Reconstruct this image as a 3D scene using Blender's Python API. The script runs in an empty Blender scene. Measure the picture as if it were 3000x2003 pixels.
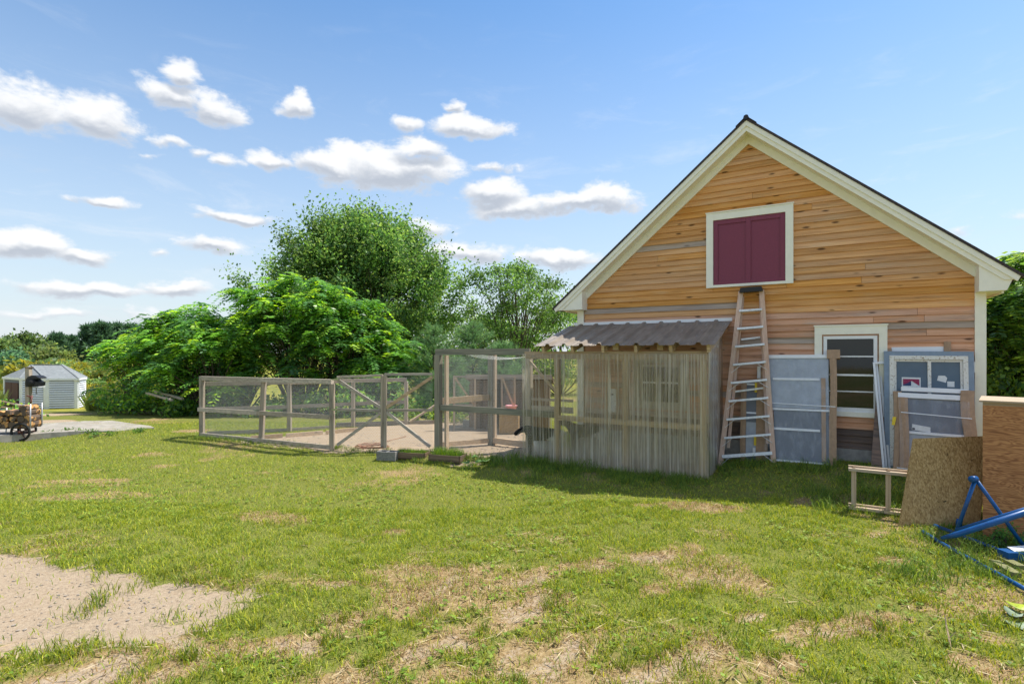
import bpy, math, random
import numpy as np
from mathutils import Vector, Matrix

R = math.radians
random.seed(7); rng = np.random.default_rng(7)
SC = bpy.context.scene
COL = SC.collection

# ------------------------------------------------------------------ camera, world, sun, exposure
F_PX, CX, HY, CZ = 1550.0, 1500.0, 1035.0, 2.0          # photograph: 3000 x 2003 px
cam_d = bpy.data.cameras.new('camera'); cam = bpy.data.objects.new('camera', cam_d); COL.objects.link(cam)
cam.location = (0, 0, CZ); cam.rotation_euler = (R(90), 0, 0)
cam_d.sensor_width = 36; cam_d.lens = F_PX/3000*36; cam_d.shift_y = (HY-1001.5)/3000
cam_d.clip_start = .05; cam_d.clip_end = 6000
SC.camera = cam
SUN_AZ, SUN_EL = 69.0, 61.5                              # azimuth from +Y towards +X
SC.view_settings.view_transform = 'Standard'; SC.view_settings.look = 'None'
SC.view_settings.exposure = 1.83; SC.view_settings.gamma = 1.0
SC.view_settings.use_curve_mapping = False
SC.render.engine = 'CYCLES'
SC.cycles.use_denoising = True
SC.cycles.max_bounces = 8; SC.cycles.transparent_max_bounces = 24
SC.cycles.diffuse_bounces = 4; SC.cycles.glossy_bounces = 3
SC.cycles.caustics_reflective = False; SC.cycles.caustics_refractive = False

sun_d = bpy.data.lights.new('sun', 'SUN'); sun = bpy.data.objects.new('sun', sun_d); COL.objects.link(sun)
sun_d.energy = 2.05; sun_d.angle = R(.5); sun_d.color = (1.0, .95, .86)
sun.location = (20, 12, 30)
sdir = Vector((math.sin(R(SUN_AZ))*math.cos(R(SUN_EL)), math.cos(R(SUN_AZ))*math.cos(R(SUN_EL)), math.sin(R(SUN_EL))))
sun.rotation_euler = sdir.to_track_quat('Z', 'Y').to_euler()


class NT:
    """terse node-tree builder"""
    def __init__(s, tree): s.t = tree; s.n = tree.nodes; s.l = tree.links
    def node(s, typ, **kw):
        nd = s.n.new(typ)
        for k, v in kw.items():
            setattr(nd, k, v)
        return nd
    def put(s, sock, v):
        if isinstance(v, bpy.types.NodeSocket): s.l.new(v, sock)
        elif v is not None:
            try: sock.default_value = v
            except (TypeError, ValueError): sock.default_value = (*v, 1.0)
    def math(s, op, a, b=None, c=None, clamp=False):
        nd = s.node('ShaderNodeMath', operation=op, use_clamp=clamp)
        s.put(nd.inputs[0], a); s.put(nd.inputs[1], b)
        if c is not None: s.put(nd.inputs[2], c)
        return nd.outputs[0]
    def vmath(s, op, a, b=None):
        nd = s.node('ShaderNodeVectorMath', operation=op); s.put(nd.inputs[0], a); s.put(nd.inputs[1], b)
        return nd.outputs['Value'] if op in ('LENGTH', 'DOT_PRODUCT', 'DISTANCE') else nd.outputs[0]
    def noise(s, vec, scale=5, detail=4, rough=.55, dist=0, dims='3D'):
        nd = s.node('ShaderNodeTexNoise', noise_dimensions=dims)
        s.put(nd.inputs['Vector'], vec); s.put(nd.inputs['Scale'], scale); s.put(nd.inputs['Detail'], detail)
        s.put(nd.inputs['Roughness'], rough); s.put(nd.inputs['Distortion'], dist)
        return nd.outputs['Fac']
    def ramp(s, fac, stops, interp='LINEAR'):
        nd = s.node('ShaderNodeValToRGB'); cr = nd.color_ramp; cr.interpolation = interp
        while len(cr.elements) < len(stops): cr.elements.new(.5)
        for e, (p, c) in zip(cr.elements, stops):
            e.position = p; e.color = (c, c, c, 1) if isinstance(c, (int, float)) else (*c[:3], 1)
        s.put(nd.inputs[0], fac); return nd.outputs[0]
    def mix(s, fac, a, b, mode='MIX'):
        nd = s.node('ShaderNodeMix', data_type='RGBA', blend_type=mode)
        s.put(nd.inputs[0], fac); s.put(nd.inputs[6], a); s.put(nd.inputs[7], b)
        return nd.outputs[2]
    def mapr(s, v, a, b, c=0., d=1., smooth=True):
        nd = s.node('ShaderNodeMapRange', interpolation_type='SMOOTHSTEP' if smooth else 'LINEAR')
        for i, q in enumerate((v, a, b, c, d)): s.put(nd.inputs[i], q)
        return nd.outputs[0]
    def mapping(s, vec, scale=(1, 1, 1), loc=(0, 0, 0), rot=(0, 0, 0)):
        nd = s.node('ShaderNodeMapping'); s.put(nd.inputs[0], vec)
        nd.inputs[1].default_value = loc; nd.inputs[2].default_value = rot; nd.inputs[3].default_value = scale
        return nd.outputs[0]
    def bump(s, h, strength=.3, dist=.01):
        nd = s.node('ShaderNodeBump'); s.put(nd.inputs['Height'], h)
        nd.inputs['Strength'].default_value = strength; nd.inputs['Distance'].default_value = dist
        return nd.outputs[0]


def build_world():
    w = bpy.data.worlds.new('World'); SC.world = w; w.use_nodes = True
    t = NT(w.node_tree); t.n.clear()
    out = t.node('ShaderNodeOutputWorld'); bg = t.node('ShaderNodeBackground')
    sky = t.node('ShaderNodeTexSky', sky_type='NISHITA'); sky.sun_disc = False
    sky.sun_elevation = R(SUN_EL); sky.sun_rotation = R(SUN_AZ)
    sky.altitude = 50; sky.air_density = 1.25; sky.dust_density = .15; sky.ozone_density = 2.0
    tc = t.node('ShaderNodeTexCoord').outputs['Generated']
    sep = t.node('ShaderNodeSeparateXYZ'); t.put(sep.inputs[0], tc)
    az = t.math('ARCTAN2', sep.outputs[0], sep.outputs[1]); el = t.math('ARCSINE', sep.outputs[2])
    cmb = t.node('ShaderNodeCombineXYZ'); t.put(cmb.inputs[0], az); t.put(cmb.inputs[1], el)
    P = cmb.outputs[0]
    # ragged cloud outlines: warp the sky position with fractal noise (finer towards the horizon)
    n1 = t.noise(t.mapping(P, (1, 1.7, 1)), 14, 10, .64, .3)
    n2 = t.noise(t.mapping(P, (1, 1.9, 1), (3.1, .7, 0)), 34, 5, .6, .2)
    wx = t.math('MULTIPLY', t.math('SUBTRACT', t.noise(t.mapping(P, (1, 1.5, 1), (9, 4, 0)), 9, 3), .5), .07)
    wy = t.math('MULTIPLY', t.math('SUBTRACT', t.noise(t.mapping(P, (1, 1.5, 1), (2, 8, 0)), 10, 4), .5), .05)
    wv = t.node('ShaderNodeCombineXYZ'); t.put(wv.inputs[0], wx); t.put(wv.inputs[1], wy)
    PW = t.vmath('ADD', P, wv.outputs[0])
    K = 3000/2348
    clouds = [  # centre x, y, half width, half height in the 2348 px view of the photograph, amount
        (60, 245, 130, 62, 1), (215, 268, 90, 50, 1), (410, 168, 52, 34, 1), (400, 220, 105, 38, 1), (500, 250, 62, 36, 1), (676, 243, 42, 28, .95),
        (760, 380, 120, 36, 1), (900, 385, 165, 56, 1), (960, 345, 70, 32, .9), (620, 370, 55, 22, .85), (1075, 290, 95, 30, 1), (925, 284, 46, 20, .8), (1045, 240, 24, 14, .8),
        (1130, 440, 85, 32, 1), (1180, 475, 110, 32, 1), (1330, 462, 150, 30, 1), (235, 456, 66, 14, .95), (545, 493, 118, 16, .9), (475, 565, 82, 22, 1), (70, 560, 110, 34, 1),
        (190, 583, 90, 22, 1), (190, 665, 180, 20, .95), (415, 662, 90, 22, .95), (1070, 580, 105, 28, .95), (1280, 592, 120, 22, .9), (990, 530, 55, 24, .8), (370, 322, 78, 12, .55), (450, 350, 34, 14, .6), (520, 376, 40, 18, .7), (330, 352, 35, 8, .4),
        (1120, 382, 60, 16, .65), (2200, 527, 55, 14, .4), (2330, 505, 90, 20, .3), (110, 722, 210, 15, .5), (300, 718, 120, 12, .4), (370, 585, 36, 12, .4), (2480, 300, 140, 50, 1), (-160, 420, 130, 45, 1)]
    acc = accb = None
    for (x, y, hw, hh, am) in clouds:
        px, py = x*K, y*K
        X, Z = (px-CX)/F_PX, (HY-py)/F_PX
        L = math.sqrt(1+X*X+Z*Z)
        a, e = math.atan2(X, 1), math.asin(Z/L)
        cw = hw*K/F_PX*math.cos(a)**2*1.26; ch = hh*K/F_PX*math.cos(a)*math.cos(e)**2*1.34
        q = t.vmath('MULTIPLY', t.vmath('SUBTRACT', PW, (a, e, 0)), (1/cw, 1/ch, 0))
        m = t.math('MULTIPLY_ADD', t.vmath('LENGTH', q), -am, am)
        acc = m if acc is None else t.math('MAXIMUM', acc, m)
        qb = t.vmath('ADD', q, (.0, .55, 0))
        mb = t.math('MULTIPLY_ADD', t.vmath('LENGTH', qb), -am, am)
        accb = mb if accb is None else t.math('MAXIMUM', accb, mb)
    # unseen fair-weather cloud outside the part seen here, its cover raised to brighten the shade
    far = t.noise(t.mapping(P, (1, 2.2, 1), (5, 2, 0)), 4.2, 3, .5)
    gen = t.math('MULTIPLY', t.math('SUBTRACT', far, .47), 4.0)
    outside = t.math('MAXIMUM', t.mapr(t.math('ABSOLUTE', az), .85, 1.0), t.mapr(el, .66, .80))
    gen = t.math('ADD', gen, t.math('MULTIPLY', t.math('SUBTRACT', outside, 1.0), 6.0))
    acc = t.math('MAXIMUM', acc, gen)
    d = t.math('ADD', acc, t.math('MULTIPLY', t.math('SUBTRACT', n1, .5), 1.5))
    d = t.math('ADD', d, t.math('MULTIPLY', t.math('SUBTRACT', n2, .5), .5))
    dens = t.mapr(d, .05, .50)
    wisp = t.math('MULTIPLY', t.mapr(t.noise(t.mapping(P, (1, 3.6, 1), (7, 1, 0)), 7, 8, .66, .5), .50, .80), t.math('MULTIPLY', t.mapr(el, .66, .10), .42))
    inside = t.mapr(acc, -.35, .15)
    dens = t.math('MULTIPLY', dens, inside)
    up = t.mapr(el, .0, .06); dens = t.math('MAXIMUM', t.math('MULTIPLY', dens, up), wisp)
    # sunlit tops, greyer flat bases
    base = t.math('SUBTRACT', t.math('MULTIPLY_ADD', t.math('SUBTRACT', n1, .5), -.9, accb), t.math('MULTIPLY', acc, .55))
    shade = t.mapr(base, -.18, .38)
    ccol = t.mix(shade, (2.5, 2.5, 2.5), (1.26, 1.36, 1.54))
    thin = t.mix(.5, ccol, (2.0, 2.12, 2.28))
    ccol = t.mix(t.mapr(d, .1, .7), thin, ccol)
    # nishita with the photograph's lighter, bluer rendering
    hsv = t.node('ShaderNodeHueSaturation'); hsv.inputs['Saturation'].default_value = 1.19
    hsv.inputs['Value'].default_value = .43; hsv.inputs['Hue'].default_value = .5
    t.put(hsv.inputs['Color'], sky.outputs[0])
    hz = t.math('POWER', t.mapr(el, -.02, .62, 1, 0, False), 1.25)
    base_sky = t.mix(t.math('MULTIPLY', hz, .92), hsv.outputs[0], (1.58, 1.80, 2.10))
    allc = t.mix(t.math('MULTIPLY', dens, .93), base_sky, ccol)
    t.put(bg.inputs[0], allc); bg.inputs[1].default_value = .12
    t.l.new(bg.outputs[0], out.inputs[0])
build_world()

# ------------------------------------------------------------------ helpers
TH = math.atan2(1550, 2600)                               # the barn's front is turned this far
U = np.array([math.cos(TH), -math.sin(TH)]); N = np.array([-math.sin(TH), -math.cos(TH)])
C0 = np.array([4.07, 9.1])                                # foot of the gable's centre line
ROT = -TH
def bw(s, d):                                             # barn frame (along front, out from front) -> world xy
    p = C0+U*s+N*d; return float(p[0]), float(p[1])
def at(px, py, Y): return Vector(((px-CX)/F_PX*Y, Y, CZ+(HY-py)/F_PX*Y))
def gnd(px, py, z=0.):
    Y = (CZ-z)*F_PX/(py-HY); return Vector(((px-CX)/F_PX*Y, Y, z))
def sm(a, b, x):
    t = np.clip((x-a)/(b-a), 0, 1); return t*t*(3-2*t)
_lat = rng.random((64, 64))
def vnoise(x, y, sc):
    x = np.asarray(x, float)*sc; y = np.asarray(y, float)*sc
    xi = np.floor(x).astype(int); yi = np.floor(y).astype(int); fx = x-xi; fy = y-yi
    fx = fx*fx*(3-2*fx); fy = fy*fy*(3-2*fy)
    g = lambda a, b: _lat[a % 64, b % 64]
    return (g(xi, yi)*(1-fx)+g(xi+1, yi)*fx)*(1-fy)+(g(xi, yi+1)*(1-fx)+g(xi+1, yi+1)*fx)*fy
def fbm(x, y, sc, o=4):
    v = 0; a = .5; tot = 0
    for i in range(o):
        v = v+a*vnoise(np.asarray(x)+i*17.3, np.asarray(y)-i*9.1, sc); tot += a; a *= .5; sc *= 2.03
    return v/tot
def gz(x, y):
    x = np.asarray(x, float); y = np.asarray(y, float)
    s = (x-C0[0])*U[0]+(y-C0[1])*U[1]; d = (x-C0[0])*N[0]+(y-C0[1])*N[1]
    z = .30*sm(2.3, .3, d)*sm(-1.6, 1.0, s)*sm(16, 9, s)
    dl = d-np.where(s < -5.77, 1.25+(-5.77-s)*.257, 1.45)
    z = z-.13*sm(.12, 1.2, dl)*sm(-1.2, -3.5, s)*(1-sm(3, 6, dl))
    wl = .3+.7*sm(2, -6, x)
    far = -1.67*sm(15.5, 36, y)+.5*sm(40, 70, y)+1.0*sm(70, 140, y)+2.5*sm(150, 400, y)
    z = z+far*wl
    return z+.05*(fbm(x, y, .35, 3)-.5)*sm(2, 4, np.abs(y-9)+np.abs(x)*.2)+.03*(fbm(x, y, 1.7, 2)-.5)
def g1(x, y): return float(gz(x, y))

def raw_mesh(name, V, F, smooth=False, col=None, uv=None):
    """V (n,3) array, F (m,k) array of one face size or list of such arrays"""
    Fs = F if isinstance(F, list) else [F]
    Fs = [np.asarray(f, np.int32) for f in Fs if len(f)]
    me = bpy.data.meshes.new(name)
    V = np.asarray(V, np.float32); nl = sum(f.size for f in Fs); nf = sum(len(f) for f in Fs)
    me.vertices.add(len(V)); me.vertices.foreach_set('co', V.ravel())
    me.loops.add(nl); me.loops.foreach_set('vertex_index', np.concatenate([f.ravel() for f in Fs]))
    me.polygons.add(nf)
    tot = np.concatenate([np.full(len(f), f.shape[1], np.int32) for f in Fs])
    st = np.concatenate([[0], np.cumsum(tot)[:-1]]).astype(np.int32)
    me.polygons.foreach_set('loop_start', st)
    me.polygons.foreach_set('use_smooth', np.full(nf, bool(smooth)))
    if col is not None:
        ca = me.color_attributes.new('col', 'FLOAT_COLOR', 'POINT')
        c4 = np.ones((len(V), 4), np.float32); c4[:, :col.shape[1]] = col
        ca.data.foreach_set('color', c4.ravel())
    me.update(calc_edges=True); me.validate()
    return me

def link(name, me, mat=None, parent=None):
    o = bpy.data.objects.new(name, me); COL.objects.link(o)
    if mat is not None and me is not None: me.materials.append(mat)
    if parent is not None: o.parent = parent
    return o
def tag(o, label=None, cat=None, group=None, kind=None):
    if label: o['label'] = label
    if cat: o['category'] = cat
    if group: o['group'] = group
    if kind: o['kind'] = kind
    return o
def thing(name, label, cat, loc=(0, 0, 0), rot=0, group=None):
    o = bpy.data.objects.new(name, None); COL.objects.link(o); o.empty_display_size = .1
    o.location = loc; o.rotation_euler = (0, 0, rot) if isinstance(rot, (int, float)) else rot
    return tag(o, label, cat, group)

class MB:
    """collects boxes, bars, tubes and sheets into one mesh"""
    def __init__(s): s.V = []; s.F = {}; s.n = 0
    def add(s, V, F):
        V = np.asarray(V, float); s.V.append(V)
        for f in F: s.F.setdefault(len(f), []).append([i+s.n for i in f])
        s.n += len(V); return s
    def box(s, x0, x1, y0, y1, z0, z1):
        V = [(x, y, z) for z in (z0, z1) for y in (y0, y1) for x in (x0, x1)]
        return s.add(V, [(0, 2, 3, 1), (4, 5, 7, 6), (0, 1, 5, 4), (2, 6, 7, 3), (0, 4, 6, 2), (1, 3, 7, 5)])
    def bar(s, p, q, w, h, up=(0, 0, 1)):
        p = Vector(p); q = Vector(q); d = (q-p).normalized(); up = Vector(up)
        if abs(d.dot(up)) > .98: up = Vector((0, 1, 0))
        a = d.cross(up).normalized(); b = a.cross(d).normalized()
        V = []
        for e in (p, q):
            for (i, j) in ((-1, -1), (1, -1), (1, 1), (-1, 1)): V.append(e+a*(w/2*i)+b*(h/2*j))
        return s.add([tuple(v) for v in V], [(3, 2, 1, 0), (4, 5, 6, 7), (0, 1, 5, 4), (1, 2, 6, 5), (2, 3, 7, 6), (3, 0, 4, 7)])
    def tube(s, pts, rad, n=8, caps=True):
        pts = [Vector(p) for p in pts]; m = len(pts)
        rad = rad if isinstance(rad, (list, tuple)) else [rad]*m
        V = []; F = []; ref = None
        for i, p in enumerate(pts):
            d = (pts[min(i+1, m-1)]-pts[max(i-1, 0)]).normalized()
            if ref is None: ref = Vector((0, 0, 1)) if abs(d.z) < .9 else Vector((1, 0, 0))
            a = d.cross(ref).normalized(); b = d.cross(a).normalized(); ref = -d.cross(a).cross(d).normalized() if False else ref
            for k in range(n):
                t = 2*math.pi*k/n; V.append(tuple(p+(a*math.cos(t)+b*math.sin(t))*rad[i]))
        for i in range(m-1):
            for k in range(n):
                F.append((i*n+k, i*n+(k+1) % n, (i+1)*n+(k+1) % n, (i+1)*n+k))
        if caps: F.append(tuple(reversed(range(n)))); F.append(tuple(range((m-1)*n, m*n)))
        return s.add(V, F)
    def prism(s, poly, y0, y1):
        """polygon in x,z extruded along y"""
        n = len(poly); V = [(x, y0, z) for x, z in poly]+[(x, y1, z) for x, z in poly]
        return s.add(V, [tuple(range(n)), tuple(reversed(range(n, 2*n)))]+[(i, i+n, (i+1) % n+n, (i+1) % n) for i in range(n)])
    def lathe(s, prof, n=16, axis='z'):
        V = []; F = []; m = len(prof)
        for r, h in prof:
            for k in range(n):
                t = 2*math.pi*k/n; c, q = r*math.cos(t), r*math.sin(t)
                V.append((c, q, h) if axis == 'z' else (h, c, q) if axis == 'x' else (c, h, q))
        for i in range(m-1):
            for k in range(n): F.append((i*n+k, i*n+(k+1) % n, (i+1)*n+(k+1) % n, (i+1)*n+k))
        return s.add(V, F)
    def mesh(s, name, smooth=False):
        return raw_mesh(name, np.concatenate(s.V), [np.array(f) for f in s.F.values()], smooth)
    def build(s, name, mat, parent=None, smooth=False): return link(name, s.mesh(name, smooth), mat, parent)

def hexnet(corner, ux, w, h, cell=.036, wire=.0028, sag=0., sagx=0.):
    """chicken wire: ribbons on a w x h sheet from corner, ux = horizontal unit vector"""
    a = cell/2; p = cell*.86; amp = cell*.29
    ni = int(w/a); nj = int(h/p)
    i, j = np.meshgrid(np.arange(ni+1), np.arange(nj+1), indexing='ij')
    x = i*a; z = j*p+((i+j) % 2)*amp
    idx = lambda ii, jj: (ii, jj)
    segs = []
    A = np.stack([x[:-1], z[:-1]], -1).reshape(-1, 2); B = np.stack([x[1:], z[1:]], -1).reshape(-1, 2); segs.append((A, B))
    m = ((i+j) % 2 == 1)[:, :-1]
    A = np.stack([x[:, :-1][m], z[:, :-1][m]], -1); B = np.stack([x[:, 1:][m], z[:, 1:][m]], -1); segs.append((A, B))
    A = np.concatenate([q[0] for q in segs]); B = np.concatenate([q[1] for q in segs])
    d = B-A; L = np.maximum(np.linalg.norm(d, axis=1, keepdims=True), 1e-6); t = np.stack([-d[:, 1], d[:, 0]], -1)/L*wire/2
    Q = np.stack([A-t, B-t, B+t, A+t], 1).reshape(-1, 2)
    nx = np.array([-ux[1], ux[0], 0])
    bul = (np.sin(Q[:, 0]/max(w, .1)*math.pi)*np.sin(Q[:, 1]/h*math.pi)*sag)[:, None]
    V = np.array(corner)[None]+Q[:, :1]*np.array([ux[0], ux[1], 0])[None]+Q[:, 1:]*np.array([0, 0, 1.])[None]+bul*nx[None]
    F = np.arange(len(V)).reshape(-1, 4)
    return V, F
# ------------------------------------------------------------------ materials
MATS = {}
def new_mat(name):
    m = bpy.data.materials.new(name); m.use_nodes = True; t = NT(m.node_tree); t.n.clear()
    out = t.node('ShaderNodeOutputMaterial'); MATS[name] = m
    return m, t, out
def principled(t, out, color, rough=.6, metal=0., normal=None, spec=.4):
    b = t.node('ShaderNodeBsdfPrincipled'); t.put(b.inputs['Base Color'], color); t.put(b.inputs['Roughness'], rough)
    b.inputs['Metallic'].default_value = metal; b.inputs['Specular IOR Level'].default_value = spec
    if normal is not None: t.put(b.inputs['Normal'], normal)
    t.l.new(b.outputs[0], out.inputs[0]); return b
def obj_coord(t, rand=4.0):
    tc = t.node('ShaderNodeTexCoord').outputs['Object']
    if not rand: return tc
    oi = t.node('ShaderNodeObjectInfo'); 
    c = t.node('ShaderNodeCombineXYZ'); r = t.math('MULTIPLY', oi.outputs['Random'], rand*7)
    t.put(c.inputs[0], r); t.put(c.inputs[1], t.math('MULTIPLY', r, 1.7)); t.put(c.inputs[2], t.math('MULTIPLY', r, .6))
    return t.vmath('ADD', tc, c.outputs[0])

def wood(name, dark, light, axis=0, rough=.8, knots=.0, grey=None, grain=38, vary=.25, blotch=.5, stain=None, bump=.25):
    """grain runs along one object axis; each board gets its own tone"""
    m, t, out = new_mat(name)
    v = obj_coord(t)
    sc = [grain]*3; sc[axis] = 1.3
    g = t.noise(t.mapping(v, tuple(sc)), 1, 5, .6, .3)
    sc2 = [9]*3; sc2[axis] = 1.6
    bl = t.noise(t.mapping(v, tuple(sc2)), 1, 3, .5)
    col = t.ramp(g, [(.3, dark), (.68, light)])
    if grey:
        col = t.mix(t.mapr(bl, .5, .72, 0, blotch), col, grey)
    if knots:
        sk = [2.6, 8, 8]; 
        if axis == 2: sk = [9, 9, 3.4]
        vo = t.node('ShaderNodeTexVoronoi'); t.put(vo.inputs['Vector'], t.mapping(v, tuple(sk))); vo.inputs['Scale'].default_value = 1
        wob = t.math('ADD', vo.outputs['Distance'], t.math('MULTIPLY', t.math('SUBTRACT', g, .5), .12))
        kn = t.mapr(wob, .06, .20, knots, 0)
        pick = t.math('GREATER_THAN', t.math('FRACT', t.math('MULTIPLY', vo.outputs['Color'], 7.3)), .25)
        col = t.mix(t.math('MULTIPLY', kn, pick), col, tuple(c*.20 for c in dark))
    if stain:
        s1 = t.noise(t.mapping(v, (.8, 11, 11)), 1, 6, .68, .4)
        col = t.mix(t.mapr(s1, .53, .74, 0, .72), col, stain)
    oi = t.node('ShaderNodeObjectInfo').outputs['Random']
    val = t.math('MULTIPLY_ADD', oi, vary, 1-vary/2)
    hs = t.node('ShaderNodeHueSaturation'); t.put(hs.inputs['Color'], col); t.put(hs.inputs['Value'], val)
    t.put(hs.inputs['Saturation'], t.math('MULTIPLY_ADD', t.math('FRACT', t.math('MULTIPLY', oi, 13.7)), .25, .86))
    principled(t, out, hs.outputs[0], rough, normal=t.bump(g, bump, .004), spec=.25)
    return m
def plain(name, col, rough=.6, metal=0., mottle=.12, scale=14, bump=.0, spec=.4, dirt=None, dirt_amt=.4):
    m, t, out = new_mat(name)
    v = obj_coord(t, 2)
    n = t.noise(v, scale, 5, .6)
    c = t.mix(t.mapr(n, .25, .75), tuple(x*(1-mottle) for x in col), tuple(min(1, x*(1+mottle)) for x in col))
    if dirt:
        n2 = t.noise(v, scale*.35, 5, .65)
        c = t.mix(t.mapr(n2, .5, .78, 0, dirt_amt), c, dirt)
    principled(t, out, c, t.math('MULTIPLY_ADD', n, .2, rough-.1), metal, t.bump(n, bump, .003) if bump else None, spec)
    return m
def leafmat(name, rough=.5, trans=.45, spec=.35):
    """colour comes from each leaf's own tint"""
    m, t, out = new_mat(name)
    at_ = t.node('ShaderNodeVertexColor', layer_name='col')
    b = t.node('ShaderNodeBsdfPrincipled'); t.put(b.inputs['Base Color'], at_.outputs[0]); b.inputs['Roughness'].default_value = rough
    b.inputs['Specular IOR Level'].default_value = spec
    tr = t.node('ShaderNodeBsdfTranslucent')
    hs = t.node('ShaderNodeHueSaturation'); t.put(hs.inputs['Color'], at_.outputs[0]); hs.inputs['Hue'].default_value = .493
    hs.inputs['Saturation'].default_value = 1.1; hs.inputs['Value'].default_value = 1.3
    t.put(tr.inputs[0], hs.outputs[0])
    mx = t.node('ShaderNodeMixShader'); mx.inputs[0].default_value = trans
    t.l.new(b.outputs[0], mx.inputs[1]); t.l.new(tr.outputs[0], mx.inputs[2]); t.l.new(mx.outputs[0], out.inputs[0])
    return m

M = {}
M['siding'] = wood('siding_fresh', (.50, .235, .080), (.78, .435, .175), 0, .75, .95, (.62, .44, .26), 40, .22, .35, stain=(.34, .185, .085), bump=.3)
M['siding_old'] = wood('siding_weathered', (.46, .225, .125), (.70, .41, .265), 0, .8, .95, (.48, .36, .28), 34, .30, .6, stain=(.24, .17, .13), bump=.35)
M['siding_grey'] = wood('siding_grey', (.30, .245, .205), (.54, .45, .38), 0, .85, .5, (.35, .22, .12), 40, .2, .5)
M['siding_dark'] = wood('siding_dark', (.11, .085, .075), (.27, .185, .14), 0, .85, .3, (.16, .14, .13), 30, .4, .6)
M['greywood_x'] = wood('grey_timber_x', (.26, .215, .17), (.52, .45, .365), 0, .85, .35, (.20, .21, .18), 45, .3, .5)
M['greywood_z'] = wood('grey_timber_z', (.25, .205, .16), (.51, .435, .345), 2, .85, .35, (.20, .20, .17), 45, .3, .5)
M['tanwood_x'] = wood('tan_timber_x', (.34, .235, .145), (.60, .46, .31), 0, .8, .4, (.3, .27, .22), 40, .3, .5)
M['tanwood_z'] = wood('tan_timber_z', (.34, .235, .145), (.60, .46, .31), 2, .8, .4, (.3, .27, .22), 40, .3, .5)
M['greenwood'] = wood('treated_timber', (.14, .135, .11), (.30, .285, .225), 0, .85, .2, (.13, .15, .12), 45, .2, .5)
M['greenwood_z'] = wood('treated_timber_z', (.16, .15, .115), (.34, .31, .24), 2, .85, .2, (.14, .16, .12), 45, .2, .5)
M['brownwood'] = wood('brown_timber', (.10, .065, .04), (.24, .165, .10), 0, .85, .2, (.14, .12, .1), 40, .3, .5)
M['coopwood'] = wood('coop_boards', (.13, .09, .06), (.28, .20, .135), 2, .85, .2, (.2, .17, .14), 40, .5, .6)
M['cream'] = plain('cream_paint', (.86, .845, .735), .55, 0, .03, 9, dirt=(.55, .52, .42), dirt_amt=.15)
M['dimcream'] = plain('dim_cream', (.46, .42, .33), .7, 0, .1, 9)  # cream darkened to imitate the window's dimness behind the clear panels
M['white'] = plain('white_paint', (.78, .79, .79), .5, 0, .03, 9, dirt=(.5, .5, .48), dirt_amt=.2)
M['vinyl'] = plain('white_vinyl', (.80, .82, .84), .35, 0, .02, 8, dirt=(.45, .43, .4), dirt_amt=.25)
M['maroon'] = plain('maroon_paint', (.20, .036, .072), .5, 0, .12, 60)
M['shingle'] = plain('dark_shingle', (.055, .045, .045), .9, 0, .4, 40, .5)
M['black'] = plain('black_plastic', (.012, .013, .016), .45, 0, .3, 30)
M['rubber'] = plain('rubber', (.018, .018, .018), .8, 0, .3, 30)
M['galv'] = plain('galvanised', (.42, .43, .44), .45, .7, .2, 30, dirt=(.3, .27, .24), dirt_amt=.5)
M['wire'] = plain('wire', (.55, .56, .55), .5, .1, .1, 30)
M['alu'] = plain('aluminium', (.74, .77, .80), .5, .15, .12, 25, dirt=(.38, .36, .33), dirt_amt=.55)
M['fibre'] = wood('fibreglass', (.50, .33, .25), (.70, .52, .42), 2, .7, 0, (.55, .47, .4), 60, .1, .7)
M['card'] = plain('cardboard', (.40, .27, .175), .85, 0, .12, 18, dirt=(.28, .19, .12), dirt_amt=.5)
M['blue'] = plain('blue_enamel', (.003, .075, .25), .35, 0, .12, 18, spec=.4, dirt=(.02, .035, .09), dirt_amt=.7)
M['bark'] = plain('bark', (.10, .075, .055), .95, 0, .4, 22, .6)
M['concrete'] = plain('concrete', (.30, .275, .235), .95, 0, .25, 6, .6, dirt=(.26, .20, .14), dirt_amt=.8)
M['pebble'] = plain('pebble', (.27, .23, .19), .9, 0, .35, 40)
M['stone'] = plain('stone', (.36, .345, .32), .9, 0, .25, 9, .6, dirt=(.22, .2, .16), dirt_amt=.6)
M['red_metal'] = plain('rust_red', (.17, .06, .05), .6, 0, .3, 20)
M['rustdoor'] = plain('red_brown_door', (.085, .030, .022), .65, 0, .2, 20)
M['pink'] = plain('pink_plastic', (.80, .36, .42), .4, 0, .05, 10)
M['yellow'] = plain('yellow_plastic', (.75, .55, .03), .5, 0, .1, 10)
M['orange'] = plain('orange_cord', (.30, .15, .09), .6, 0, .1, 30)
M['paper'] = plain('paper', (.72, .73, .72), .8, 0, .04, 20)
M['navy'] = plain('navy_print', (.03, .05, .14), .7, 0, .05, 20)
M['redprint'] = plain('red_print', (.30, .03, .09), .7, 0, .05, 20)
M['ink'] = plain('ink', (.03, .04, .05), .7, 0, .05, 20)
M['bluepaint'] = plain('faded_blue_paint', (.22, .29, .38), .6, 0, .1, 12, dirt=(.3, .28, .25), dirt_amt=.3)
M['palegreen'] = plain('lichen_wood', (.38, .40, .20), .9, 0, .25, 30, .4, dirt=(.20, .20, .14), dirt_amt=.7)
M['cinder'] = plain('cinder', (.20, .195, .185), .95, 0, .25, 25, .5)
M['mossplank'] = plain('mossy_plank', (.20, .20, .085), .95, 0, .3, 30, .4, dirt=(.12, .12, .09), dirt_amt=.7)
M['limeleaf'] = plain('lime_leaf', (.30, .38, .02), .5, 0, .1, 8)

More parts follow.
